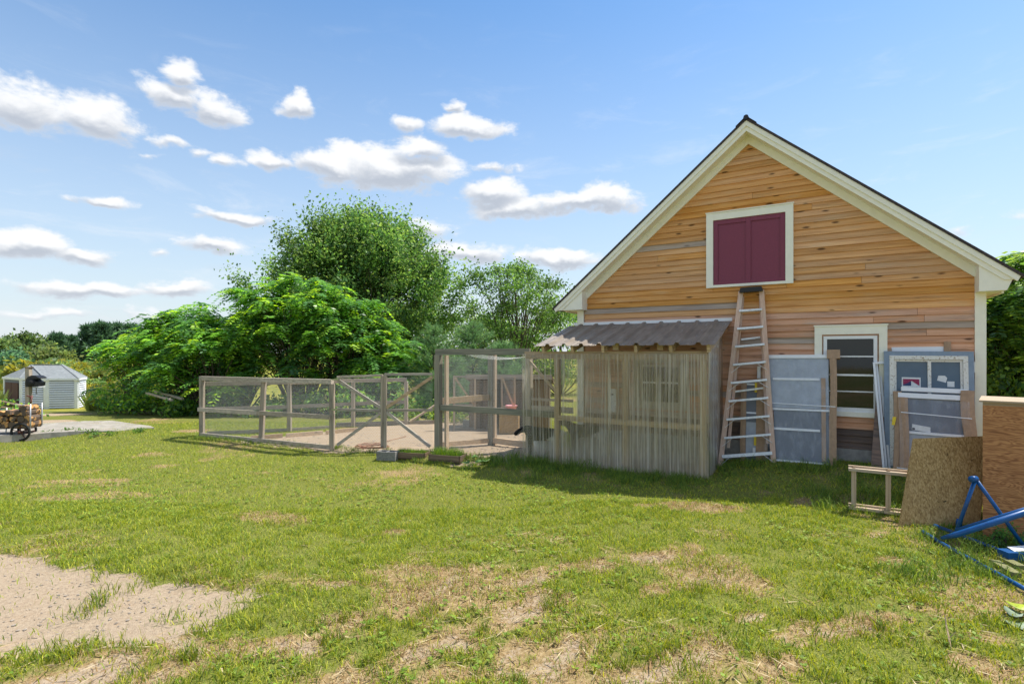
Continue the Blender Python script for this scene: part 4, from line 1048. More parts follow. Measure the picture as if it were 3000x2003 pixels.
# ------------------------------------------------------------------ windows and sashes leaning on the barn
def leaner(name, label, cat, s, d, z, lean_deg, roll=0., group=None):
    x, y = bw(s, d); o = thing(name, label, cat, (x, y, z), (R(-lean_deg), R(roll), ROT), group); return o
def rect_frame(o, x0, x1, z0, z1, t, y0, y1, mat, nm='frame'):
    for a in ((x0, x0+t, z0, z1), (x1-t, x1, z0, z1), (x0+t, x1-t, z0, z0+t), (x0+t, x1-t, z1-t, z1)):
        MB().box(a[0], a[1], y0, y1, a[2], a[3]).build(nm, mat, o)
def cardboard(o, x0, x1, z0, z1, y0, y1, wob=.012, seed=1):
    """corner protector: a bent cardboard channel"""
    r = random.Random(seed); V = []; F = []; n = 9
    for i in range(n+1):
        f = i/n; z = z0+(z1-z0)*f; w = wob*math.sin(f*5+seed)+r.uniform(-.004, .004)
        for x, y in ((x0+w, y1), (x0+w, y0), ((x0+x1)/2+w, y0-.012), (x1+w*.6, y0), (x1+w*.6, y1)): V.append((x, y, z))
    for i in range(n):
        for k in range(5): F.append((i*5+k, i*5+(k+1) % 5, (i+1)*5+(k+1) % 5, (i+1)*5+k))
    F2 = [tuple(range(5)), tuple(reversed(range(n*5, n*5+5)))]
    return MB().add(V, F+F2).build('cardboard_edge', M['card'], o)
# pack behind the ladder
zb = g1(*bw(.1, .32)); o = leaner('window_pack', 'narrow dark window unit with cardboard edges and yellow straps behind the stepladder', 'window', -.10, .33, zb-.02, 8)
MB().box(0, .40, .03, .09, .0, 1.35).build('unit', M['screen'], o)
cardboard(o, 0, .085, 0, 1.36, .015, .10, .004, 2); cardboard(o, .245, .42, 0, 1.52, .005, .10, .004, 3)
for z in (1.28, .80): MB().box(.09, .24, .005, .029, z, z+.028).build('rail', M['vinyl'], o)
MB().box(.09, .24, .022, .029, .12, .66).build('film', M['screen_film'], o)
for z in (1.16, .28): MB().box(.215, .25, -.02, .004, z, z+.16).build('yellow_strap', M['yellow'], o)
MB().box(.20, .24, -.02, .004, .13, .24).build('label_tag', M['paper'], o); MB().box(.25, .30, -.02, .002, 1.40, 1.60).build('label_tag', M['paper'], o)
# big wrapped screen unit
zb = g1(*bw(.8, .42)); o = leaner('screen_unit', 'large plastic-wrapped screen unit with a cardboard edge between the ladder and the window', 'screen', .42, .45, zb-.01, 10.5, -.5)
W_, H_ = .80, 1.73
MB().box(-.10, W_-.03, .02, .06, .86, H_-.03).build('upper_screen', M['screen_film'], o); MB().box(0.0, W_-.03, .02, .06, .02, .84).build('lower_screen', M['screen'], o)
for z, a, b in ((H_-.06, -.14, W_), (.82, -.06, W_-.02), (.0, 0, W_-.02)): MB().box(a, b, .0, .07, z, z+.055 if z > 1 else z+.03).build('white_rail', M['vinyl'], o)
for z in (1.31, .50): MB().box(-.02, W_-.15, .005, .019, z, z+.035).build('inner_bar', M['vinyl'], o)
MB().box(W_-.13, W_-.07, .006, .018, .05, 1.35).build('inner_post', M['card'], o)
cardboard(o, W_-.02, W_+.075, -.02, 1.70, -.01, .08, .012, 4); MB().box(W_-.05, W_+.13, -.02, .09, 1.66, 1.80).build('cardboard_cap', M['card'], o)
fm = raw_mesh('film', [(-.13, -.012, 0), (W_-.02, -.014, 0), (W_-.02, -.012, 1.66), (-.13, -.012, 1.66)], np.array([(0, 1, 2, 3)])); link('plastic_film', fm, M['film'], o)
MB().bar((-.1, -.018, .93), (W_+.06, -.022, .90), .002, .012).build('strap', M['vinyl'], o)
# dark plank and white vinyl frames
zb = g1(*bw(1.75, .5)); o = leaner('leaning_plank', 'dark grey weathered plank leaning beside the barn window', 'plank', 1.71, .5, zb-.02, 20, 5)
MB().box(0, .14, 0, .035, 0, 1.19).build('board', M['siding_dark'], o)
zb = g1(*bw(1.86, .5)); o = leaner('vinyl_frame', 'narrow white vinyl window frame leaning edge-on next to the dark plank', 'window frame', 1.92, .5, zb-.02, 14, -3.5)
for x, y in ((0, .0), (.035, .04), (.075, .09)): MB().box(x-.06, x-.032, y, y+.03, 0, 1.62).build('stile', M['vinyl'], o)
MB().box(-.06, .10, .0, .12, 1.62, 1.65).build('head', M['vinyl'], o)
# old sash with the sticker
zb = g1(*bw(2.4, .4)); o = leaner('old_window', 'old window with a faded blue frame, flaking white paint and a company sticker on its pane', 'window', 1.95, .36, zb-.0, 7.5, .4)
SH = 1.75; SW = .98
rect_frame(o, -.06, SW, .0, SH, .065, .0, .07, M['bluepaint'], 'outer_frame')
rect_frame(o, .005, SW-.065, .05, SH-.066, .055, -.012, .06, M['flaky'], 'sash')
rect_frame(o, .062, SW-.122, .98, SH-.124, .028, .01, .06, M['flaky'], 'sash_bead')
MB().box(.46, .50, -.002, .05, 1.0, SH-.15).build('muntin', M['flaky'], o)
gp_ = MB(); gp_.box(.09, SW-.15, .03, .05, .9, SH-.15)
m_, t_, out_ = new_mat('old_blue_pane'); n__ = t_.noise(obj_coord(t_, 0), 5, 4); principled(t_, out_, t_.mix(n__, (.045, .085, .13), (.10, .15, .20)), .12, 0, None, .5)
pane = gp_.build('pane', m_, o)
# sticker: white card, red band, navy and white field, name below
SX, SZ = .155, 1.155
st = MB().box(SX, SX+.225, .024, .029, SZ, SZ+.21).build('sticker', M['paper'], o)
MB().box(SX+.015, SX+.21, .0215, .0239, SZ+.155, SZ+.185).build('red_band', M['redprint'], st)
MB().prism([(SX+.015, SZ+.085), (SX+.112, SZ+.085), (SX+.112, SZ+.154), (SX+.06, SZ+.12), (SX+.015, SZ+.10)], .0215, .0239).build('navy_field', M['navy'], st)
MB().prism([(SX+.015, SZ+.10), (SX+.06, SZ+.12), (SX+.112, SZ+.154), (SX+.015, SZ+.154)], .0215, .0239).build('red_field', M['redprint'], st)
MB().prism([(SX+.21, SZ+.154), (SX+.122, SZ+.154), (SX+.21, SZ+.087)], .0215, .0239).build('red_corner', M['redprint'], st)
def text(body, size, loc, parent, mat, name='lettering', ext=.0008):
    cu = bpy.data.curves.new(name, 'FONT'); cu.body = body; cu.size = size; cu.extrude = ext; cu.align_x = 'CENTER'
    to = bpy.data.objects.new('tmp', cu); COL.objects.link(to); bpy.context.view_layer.update()
    me = bpy.data.meshes.new_from_object(to.evaluated_get(bpy.context.evaluated_depsgraph_get()))
    bpy.data.objects.remove(to); bpy.data.curves.remove(cu)
    me.transform(Matrix.Rotation(R(90), 4, 'X')); me.transform(Matrix.Translation(loc)); me.materials.clear()
    return link(name, me, mat, parent)
text('ANDERSEN', .040, (SX+.112, .022, SZ+.042), st, M['ink'])
text('WINDOWS & DOORS', .014, (SX+.112, .022, SZ+.020), st, M['ink'])
MB().add([(.57, .026, 1.33), (.67, .026, 1.30), (.685, .026, 1.37), (.66, .026, 1.40), (.585, .026, 1.40), (.57, .029, 1.33), (.67, .029, 1.30), (.685, .029, 1.37), (.66, .029, 1.40), (.585, .029, 1.40)],
    [(0, 1, 2, 3, 4), (9, 8, 7, 6, 5)]+[(i, i+5, (i+1) % 5+5, (i+1) % 5) for i in range(5)]).build('paper_scrap', M['paper'], o)
MB().box(.685, .765, .025, .029, 1.24, 1.32).build('paper_scrap', M['paper'], o)
# white sash behind it
o2 = leaner('spare_window', 'white sash with a cardboard end standing behind the old window', 'window sash', 2.02, .16, zb, 4, -.6)
MB().box(0, .62, 0, .04, 0, 1.80).build('panel', M['vinyl'], o2); cardboard(o2, .62, .70, 0, 1.87, -.02, .05, .004, 9); cardboard(o2, -.06, 0, 0, 1.78, -.02, .05, .004, 8)
# wrapped unit in front
zb = g1(*bw(2.3, .72)); o = leaner('screen_unit', 'plastic-wrapped screen unit with two wavy cardboard edges in front of the old window', 'screen', 2.00, .72, zb-.02, 13.5, 1.2)
W_, H_ = .83, 1.22
MB().box(.05, W_-.03, .03, .06, .66, H_-.06).build('upper_screen', M['screen'], o); MB().box(.05, W_-.03, .03, .06, .02, .64).build('lower_screen', M['screen_film'], o)
MB().box(.02, W_, .0, .06, H_-.07, H_-.0).build('white_rail', M['vinyl'], o); MB().box(.06, W_-.03, .01, .07, H_+.03, H_+.09).build('white_rail', M['vinyl'], o); MB().box(.06, W_-.03, .01, .029, .64, .675).build('white_rail', M['vinyl'], o)
cardboard(o, -.03, .065, 0, 1.24, .02, .09, .01, 5); cardboard(o, .03, .14, 0, H_-.07, -.02, .07, .014, 6); cardboard(o, W_-.09, W_+.05, 0.3, H_+.07, -.01, .08, .022, 7)
link('plastic_film', raw_mesh('film', [(.03, -.03, 0), (W_-.02, -.03, 0), (W_-.02, -.026, 1.13), (.03, -.026, 1.13)], np.array([(0, 1, 2, 3)])), M['film'], o)
MB().bar((.05, -.036, .93), (W_, -.036, .90), .002, .012).build('strap', M['vinyl'], o); MB().bar((0, -.036, .14), (W_-.3, -.036, .12), .002, .012).build('strap', M['vinyl'], o)
MB().prism([(.18, .70), (.39, .675), (.39, .75), (.185, .78)], .022, .028).build('paper_label', M['paper'], o)
MB().prism([(.185, .703), (.215, .70), (.215, .725), (.185, .728)], .0205, .0219).build('print', M['ink'], o)
MB().prism([(-.055, .74), (-.02, .74), (.0, .86), (-.045, .86)], -.006, .002).build('yellow_strap', M['yellow'], o)

# ------------------------------------------------------------------ things at the right: rail section, boards, box, blue frame
fp = gnd(2494, 1492, .03); fr = thing('baluster_frame', 'small pale wooden rail section with two balusters standing on the grass', 'wooden frame', gp(fp), ROT)
for z, nm in ((.02, 'bottom_rail'), (.50, 'top_rail')):
    MB().box(-.03, .88, -.045, .045, z, z+.035).build(nm, M['tanwood_x'], fr); MB().box(-.03, .88, .02, .05, z+.036, z+.06).build(nm+'_lip', M['tanwood_x'], fr)
for x in (.0, .355, .71): MB().box(x, x+.052, -.022, .022, .055, .50).build('baluster', M['tanwood_z'], fr)
for x in (.026, .381): 
    q = MB(); q.lathe([(.02, .536), (.022, .545), (.0, .56)], 10); b_ = q.build('bolt', M['brownwood'], fr); b_.location.x = x
BLp = gp(gnd(2636, 1540)); TLp = at(2678, 1284, 6.32); TRp = at(2906, 1276, 6.2); BRp = BLp+(TRp-TLp)
nn = (BRp-BLp).cross(TLp-BLp).normalized()*.03
ob = MB().add([tuple(v-BLp) for v in (BLp, BRp, TRp, TLp, BLp-nn, BRp-nn, TRp-nn, TLp-nn)], [(0, 1, 2, 3), (7, 6, 5, 4), (0, 4, 5, 1), (1, 5, 6, 2), (2, 6, 7, 3), (3, 7, 4, 0)]).build('strand_board_sheet', M['osb'])
ob.location = BLp; tag(ob, 'dirty strand board sheet leaning against the plywood box', 'board')
bxp = Vector((5.16, 5.80, 0)); bo = thing('plywood_box', 'tall reddish plywood box with a pale lid beside the strand board sheet', 'box', gp(bxp), R(-43))
MB().box(0, 1.25, -.018, .0, -.03, 1.425).build('front_panel', M['ply'], bo); MB().box(0, .018, .001, .75, -.03, 1.425).build('side_panel', M['ply'], bo); MB().box(1.232, 1.25, .001, .75, -.03, 1.425).build('side_panel', M['ply'], bo); MB().box(.019, 1.231, .73, .75, -.03, 1.425).build('back_panel', M['ply'], bo)
MB().box(.0, 1.25, -.017, .75, 1.426, 1.46).build('lid_frame', M['tanwood_x'], bo); MB().box(-.03, 1.28, -.04, .78, 1.461, 1.48).build('lid', M['tanwood_x'], bo)
# blue tubular frame
A = at(2858, 1402, 5.36); fb = thing('blue_steel_frame', 'blue tubular steel frame with splayed legs lying in the grass by the plywood box', 'metal frame', gp(gnd(2760, 1585)))
o0 = fb.location.copy(); Lb = lambda p: tuple(Vector(p)-o0)
def tube_part(pts, r, nm, mat='blue'): return MB().tube([Lb(p) for p in pts], r, 12).build(nm, M[mat], fb, True)
g_ = lambda px, py, z: gnd(px, py, z)
tube_part([g_(2703, 1556, .04), g_(2770, 1597, .04), g_(2960, 1700, .04), g_(3080, 1768, .04)], .019, 'skid')
tube_part([g_(2738, 1538, .05), g_(2880, 1592, .05), g_(3060, 1660, .05)], .019, 'skid')
tube_part([A, at(2802, 1556, 5.42)], .018, 'leg'); tube_part([A, at(3003, 1604, 5.2)], .018, 'leg')
tube_part([at(2758, 1576, 5.22), at(2800, 1566, 5.14), at(3080, 1476, 4.75)], [.016, .028, .030], 'main_beam')
tube_part([at(2800, 1552, 5.30), at(3080, 1466, 4.9)], .016, 'upper_beam')
hub = MB(); hub.tube([Lb(A+Vector((-.06, -.02, .0))), Lb(A+Vector((.0, .0, .0)))], .032, 14).build('hub', M['blue'], fb, True)
tube_part([g_(2808, 1540, .05), at(2812, 1520, g_(2808, 1540, .05).y)], .03, 'stub')
MB().box(0, .22, 0, .12, 0, .10).build('foot_plate', M['blue'], fb).location = Vector(Lb(gp(gnd(2955, 1652)))) 
for i, (p, q, lab) in enumerate((((2912, 1652), (2978, 1690), 'mossy yellow-green plank piece under the blue steel frame'), ((2935, 1643), (2992, 1670), 'mossy grey plank piece behind the yellow-green one'))):
    loose_bar('plank_piece', lab, 'plank', gnd(*p), gnd(*q), .08, .04, M['mossplank'], None, .01)
pp_ = MB().add([(0, 0, 0), (.13, -.03, .02), (.15, .06, .035), (.02, .10, .01), (0, 0, .003), (.13, -.03, .023), (.15, .06, .038), (.02, .10, .013)], [(3, 2, 1, 0), (4, 5, 6, 7), (0, 1, 5, 4), (1, 2, 6, 5), (2, 3, 7, 6), (3, 0, 4, 7)]).build('paper_sheet', M['paper'])
pp_.location = gp(gnd(2972, 1648), .10); tag(pp_, 'crumpled white paper lying on the blue foot plate', 'paper')
# thin bent twig on the turf
tw_ = MB().tube([(0, 0, .0), (.03, .05, .05), (.06, .11, .11), (.075, .14, .17)], [.006, .006, .005, .003], 5); tw_.tube([(.03, .05, .05), (.07, .04, .10)], .003, 4)
to = tw_.build('dead_stalk', M['tanwood_z']); to.location = gp(gnd(2785, 1895)); tag(to, 'pale dead stalk sticking up from the dry turf', 'stalk')
# ------------------------------------------------------------------ left: concrete slab, log cart, lumber, post, shed
def slab():
    pts = [(-60, 1284), (75, 1276), (150, 1272), (245, 1268), (330, 1266), (400, 1260), (452, 1257), (440, 1250), (395, 1244), (330, 1234), (250, 1236), (150, 1241), (60, 1247), (-60, 1250)]
    W3 = [gnd(*p) for p in pts]; c = sum(W3, Vector())/len(W3); V = []; n = len(W3)
    for p in W3: V.append((p.x-c.x, p.y-c.y, .035+random.uniform(-.015, .02)))
    for p in W3: q = (p-c)*1.02; V.append((q.x, q.y, -.15))
    V.append((0, 0, .06)); F = [(i, (i+1) % n, 2*n) for i in range(n)]+[(i+n, (i+1) % n+n, (i+1) % n, i) for i in range(n)]
    o = MB().add(V, F).build('concrete_slab', M['concrete']); o.location = (c.x, c.y, g1(c.x, c.y)); tag(o, 'broken pale concrete slab set in the lawn beside the log cart', 'slab')
slab()
CY = 12.95; cc = at(52, 1268, CY); cart = thing('log_cart', 'two-wheeled steel log cart with upright ends loaded with split logs', 'cart', gp(cc), R(8))
def wheel(x, y):
    w = MB(); rr_, n = .225, 28; V = []; F = []
    for i in range(n):
        a = 2*math.pi*i/n
        for k in range(8):
            b = 2*math.pi*k/8; q = rr_-.028+.028*math.cos(b); V.append((x+q*math.cos(a), y+.024*math.sin(b), rr_+q*math.sin(a)))
    for i in range(n):
        for k in range(8): F.append((i*8+k, i*8+(k+1) % 8, ((i+1) % n)*8+(k+1) % 8, ((i+1) % n)*8+k))
    wh = w.add(V, F).build('wheel', M['rubber'], cart, True)
    h = MB(); h.tube([(x, y-.05, rr_), (x, y+.05, rr_)], .03, 10); h.build('hub', M['rustdoor'], wh, True)
    s = MB()
    for k in range(5):
        a = k*2*math.pi/5+.3; s.bar((x, y, rr_), (x+(rr_-.05)*math.cos(a), y, rr_+(rr_-.05)*math.sin(a)), .012, .02, (0, 1, 0))
    s.build('spokes', M['rustdoor'], wh)
wheel(.17, -.16); wheel(.0, .30)
for y in (-.12, .26):
    MB().tube([(.36, y, 1.02-.12), (.36, y, .34), (.33, y, .31), (-.40, y, .31), (-.43, y, .34), (-.43, y, .78)], .016, 8).build('side_hoop', M['galv'], cart, True)
    MB().tube([(-.43, y, .33), (-.46, y, .0)], .014, 8).build('leg', M['galv'], cart, True)
MB().tube([(.0, .30, .225), (.17, -.16, .225)], .014, 8).build('axle', M['rustdoor'], cart)
MB().bar((-.4, -.1, .03), (.30, .1, .22), .05, .03).build('brace', M['rustdoor'], cart)
for x in (-.3, 0, .28): MB().tube([(x, -.12, .312), (x, .26, .312)], .012, 6).build('cross_bar', M['galv'], cart, True)
MB().tube([(.36, -.12, .9), (.38, -.12, 1.0), (.36, -.06, 1.08), (.20, .0, 1.09), (.15, .2, 1.04), (.12, .26, .9)], .015, 8).build('handle', M['red_metal'], cart, True)
def log(x, z, r, L, seed, lab):
    q = random.Random(seed); n = q.choice([5, 6, 7]); split = q.random() < .7
    poly = [(r*q.uniform(.8, 1.1)*math.cos(2*math.pi*i/n+seed), r*q.uniform(.8, 1.1)*math.sin(2*math.pi*i/n+seed)) for i in range(n)]
    V = [(a, -L/2+q.uniform(-.01, .01), b) for a, b in poly]+[(a*.96, L/2, b*.96) for a, b in poly]
    o = MB().add(V, [tuple(range(n)), tuple(reversed(range(n, 2*n)))]+[(i, i+n, (i+1) % n+n, (i+1) % n) for i in range(n)]).build('split_log', M['log'])
    ca, sa = math.cos(R(8)), math.sin(R(8)); o.location = (cart.location.x+x*ca-.07*sa, cart.location.y+x*sa+.07*ca, cart.location.z+z); o.rotation_euler = (0, 0, R(8+q.uniform(-8, 8)))
    tag(o, lab, 'log', 'split logs loaded on the log cart')
i = 0
for z, xs, r in ((.40, (-.35, -.20, -.05, .11, .27), .088), (.545, (-.33, -.16, .0, .15, .28), .085), (.68, (-.26, -.10, .07, .24), .075), (.80, (.20,), .09)):
    for x in xs: log(x, z, r*random.uniform(.9, 1.1), random.uniform(.40, .48), i*1.7+1, {.40: 'split log in the bottom layer on the two-wheeled log cart', .545: 'split log in the second layer on the log cart', .68: 'split log in the upper layer on the log cart', .80: 'thick split log lying on top of the stacked log cart'}[z]); i += 1
# brush and lumber pile behind the cart
lpc = at(8, 1195, 16.2); lpc = gp(lpc)
for k in range(7):
    a = lpc+Vector((-.9+random.uniform(-.1, .1), random.uniform(-.3, .3), .30+.07*k)); b = a+Vector((1.45+random.uniform(-.1, .3), random.uniform(-.2, .2), -.28+random.uniform(-.1, .12)))
    o = MB().bar((0, 0, 0), b-a, random.uniform(.1, .2), .03).build('salvaged_board', M[['greywood_x', 'tanwood_x', 'white', 'brownwood', 'tanwood_x', 'greywood_x', 'brownwood'][k]]); o.location = a
    tag(o, ['silvery grey board in the pile behind the log cart', 'tan board in the pile behind the log cart', 'white painted board in the pile behind the log cart', 'dark brown board in the pile behind the log cart', 'tan board in the pile behind the log cart', 'silvery grey board in the pile behind the log cart', 'dark brown board in the pile behind the log cart'][k], 'board', 'salvaged boards piled behind the cart')
# post with a black housing
pp0 = at(84, 1200, 19.0); po = thing('wooden_post', 'grey wooden post standing in front of the white shed', 'post', gp(pp0))
ztop = CZ-42/F_PX*19-po.location.z
MB().bar((0, 0, -.1), (0, 0, ztop), .14, .14, (0, 1, 0)).build('shaft', M['greywood_z'], po); MB().box(-.1, .1, -.1, .1, ztop, ztop+.03).build('cap', M['brownwood'], po)
hz0 = CZ-97/F_PX*19-po.location.z
bh = thing('black_housing', 'black rounded metal housing hung on the wooden post, a short chain below it', 'housing', po.location+Vector((.07, -.06, hz0)))
q = MB(); V = []; prof = []
for k in range(11):
    a = R(200-22*k); prof.append((.20+.24*math.cos(a)*1.0, .20+.20*math.sin(a)))
poly = [(0.02, 0.0)]+[(x, z) for x, z in [(.0, .12), (.02, .26), (.10, .36), (.22, .41), (.36, .40), (.48, .34), (.50, .30), (.28, .28), (.27, .20), (.45, .17), (.44, .05), (.35, 0.0)]]
q.prism(poly, -.16, .16); q.build('shell', M['black'], bh)
MB().tube([(.2, -.17, .14), (.2, .17, .14)], .14, 16).build('drum', M['rubber'], bh, True)
MB().box(.27, .46, -.14, .14, -.02, .01).build('tray', M['alu'], bh); MB().bar((-.08, 0, .2), (.04, 0, .2), .05, .05).build('bracket', M['galv'], bh)
ch = MB()
for k in range(5): ch.lathe([(0, 0), (.018, .01), (.018, .035), (0, .045)], 6); 
cb_ = MB().tube([(.3, -.05, 0), (.3, -.05, -.22)], .012, 6); cb_.lathe([(0, 0), (0, 0)], 3); cb_.build('chain', M['brownwood'], bh)
MB().tube([(.3, -.05, -.22), (.3, -.05, -.30)], [.03, .045], 8).build('bell', M['galv'], bh)
# white shed
M['shedshade'] = plain('shed_gap_shade', (.20, .21, .23), .8)  # dark grey painted in for the shadow between the louvres
EZ, BZ, RZ = .33, -1.62, 1.2
plan = [(12, 37.2), (62, 35.6), (135, 34.9), (228, 35.3), (250, 36.9), (218, 39.6), (70, 39.8)]
pw = [Vector(((a-CX)/F_PX*y, y, 0)) for a, y in plan]; cen = sum(pw, Vector())/len(pw); cen.z = 0
shed = thing('white_shed', 'small white louvre-sided shed with a grey hipped shingle roof and red-brown doors', 'shed', (cen.x, cen.y, BZ))
pr = [p-cen for p in pw]; n = len(pr); He = EZ-BZ
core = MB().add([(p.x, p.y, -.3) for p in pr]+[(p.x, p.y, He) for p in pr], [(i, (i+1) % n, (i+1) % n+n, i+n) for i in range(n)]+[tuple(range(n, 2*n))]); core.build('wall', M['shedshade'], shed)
for f in range(n):
    a, b = pr[f], pr[(f+1) % n]; d = (b-a).normalized(); o_ = Vector((d.y, -d.x, 0)); ln = (b-a).length
    for p in (a+d*.09, b-d*.09): MB().bar(Vector((p.x, p.y, -.05))+o_*.02, Vector((p.x, p.y, He))+o_*.02, .2, .05, tuple(o_)).build('corner_trim', M['vinyl'], shed)
    if f == 0:
        m0 = a.lerp(b, .5); dn = MB()
        for k in (-1, 1):
            c_ = m0+d*(ln*.19*k)+o_*.04; MB().bar(Vector((c_.x, c_.y, .05)), Vector((c_.x, c_.y, 1.62)), ln*.36, .05, tuple(o_)).build('door', M['rustdoor'], shed)
        continue
    sl = MB(); zz = .02
    while zz < He-.12:
        p0 = a+d*.19+o_*.012; p1 = b-d*.19+o_*.012
        sl.add([tuple(Vector((p0.x, p0.y, zz))+o_*.07), tuple(Vector((p1.x, p1.y, zz))+o_*.07), tuple(Vector((p1.x, p1.y, zz+.10))), tuple(Vector((p0.x, p0.y, zz+.10))),
                tuple(Vector((p0.x, p0.y, zz))), tuple(Vector((p1.x, p1.y, zz)))], [(0, 1, 2, 3), (4, 5, 1, 0)]); zz += .15
    sl.build('louvre_siding', M['vinyl'], shed)
ra, rb = Vector(((92-CX)/F_PX*37.2, 37.2, 0))-cen, Vector(((182-CX)/F_PX*37.3, 37.3, 0))-cen
ev = [(p*1.045) for p in pr]; V = [(p.x, p.y, He+.0) for p in ev]+[(ra.x, ra.y, RZ-BZ), (rb.x, rb.y, RZ-BZ)]
fc = [(0, 1, n), (1, 2, n), (2, 3, n+1, n), (3, 4, n+1), (4, 5, n+1), (5, 6, n, n+1), (6, 0, n)]
rm = MB().add(V, fc); ro_ = rm.build('roof', M['shedroof'], shed)
fa = MB()
for i in range(n):
    a, b = ev[i], ev[(i+1) % n]; fa.bar(Vector((a.x, a.y, He-.05)), Vector((b.x, b.y, He-.05)), .03, .14)
fa.build('fascia', M['vinyl'], shed)
for i, e in ((1, n), (2, n), (3, n+1), (4, n+1)): MB().bar(Vector(V[i])+Vector((0, 0, .02)), Vector(V[e])+Vector((0, 0, .02)), .12, .02).build('hip_cap', M['shedroof'], ro_)
MB().bar(Vector(V[n])+Vector((0, 0, .03)), Vector(V[n+1])+Vector((0, 0, .03)), .16, .03).build('ridge_cap', M['shedroof'], ro_)
# far white house between the trees, stake by the field
hpos = at(40, 1040, 125); hs = thing('far_house', 'white far-off house half hidden by the trees beyond the field', 'house', (hpos.x, hpos.y, g1(hpos.x, hpos.y)), R(20))
MB().box(-4, 4, -3, 3, 0, 2.6).build('wall', M['white'], hs); MB().prism([(-4.4, 2.5), (4.4, 2.5), (0, 4.6)], -3.3, 3.3).build('roof', M['shedroof'], hs)
for x in (-2.4, 1.4): MB().box(x, x+1, -3.05, -2.99, .9, 2.1).build('window', M['glass'], hs)
sp = gp(at(283, 1190, 27)); sk = thing('metal_stake', 'thin dark stake standing at the edge of the yellow field', 'stake', sp)
MB().bar((0, 0, -.1), (0, 0, .75), .05, .05, (0, 1, 0)).build('shaft', M['galv'], sk); MB().bar((0, 0, .55), (.35, .1, .56), .02, .02).build('wire', M['wire'], sk)

# ------------------------------------------------------------------ vegetation
def leaves(Cn, size, up=.4, asp=.55, colors=None, jit=.25, dirv=None):
    """one folded rhombus per leaf, random attitude; returns V, F, col"""
    n = len(Cn)
    if dirv is None:
        d = rng.normal(size=(n, 3)); d[:, 2] -= .25
    else: d = dirv+rng.normal(size=(n, 3))*.35
    d /= np.linalg.norm(d, axis=1, keepdims=True)
    nr = rng.normal(size=(n, 3)); nr[:, 2] += up*3; s = np.cross(d, nr); s /= np.maximum(np.linalg.norm(s, axis=1, keepdims=True), 1e-6)
    sz = size*(.45+1.0*rng.random((n, 1))**1.3)
    V = np.stack([Cn, Cn+d*sz*.5+s*sz*asp*.5, Cn+d*sz, Cn+d*sz*.5-s*sz*asp*.5], 1).reshape(-1, 3)
    F = np.arange(4*n).reshape(-1, 4)
    c = colors[rng.integers(0, len(colors), n)]*(1+jit*(rng.random((n, 1))*2-1)); c = np.repeat(c, 4, 0)
    return V, F, c
def branch(mb, p, q, r0, r1, bend=.1, n=5, sides=6):
    p = Vector(p); q = Vector(q); L = (q-p).length; pts = []; rad = []
    w = Vector((random.gauss(0, bend*L), random.gauss(0, bend*L), random.gauss(0, bend*L*.5)))
    for i in range(n): f = i/(n-1); pts.append(p.lerp(q, f)+w*math.sin(f*math.pi)*.6); rad.append(r0+(r1-r0)*f)
    mb.tube(pts, rad, sides, False); return pts
C_MAPLE = np.array([(.105, .175, .035), (.075, .135, .035), (.145, .215, .045), (.055, .105, .032), (.175, .22, .05)])*np.array([1.55, 1.75, 1.9])
C_APPLE = np.array([(.07, .135, .03), (.10, .175, .04), (.05, .10, .028), (.13, .20, .045)])*1.75
C_SUMAC = np.array([(.075, .165, .03), (.055, .125, .035), (.11, .22, .035), (.04, .095, .035), (.17, .27, .03)])*np.array([2.5, 2.4, 2.3])
C_PINE = np.array([(.14, .25, .09), (.10, .20, .08), (.18, .29, .10), (.08, .16, .07)])*1.5
C_FARPINE = np.array([(.045, .09, .045), (.06, .115, .05), (.035, .07, .04)])*1.9
C_FAR = np.array([(.09, .14, .04), (.07, .115, .04), (.12, .16, .045), (.055, .09, .035)])*1.9
C_YEL = np.array([(.20, .23, .05), (.28, .27, .05), (.14, .18, .04), (.34, .31, .05)])*1.25
C_RIGHT = np.array([(.06, .13, .03), (.10, .19, .035), (.04, .085, .03), (.16, .25, .035), (.20, .28, .05)])*1.9

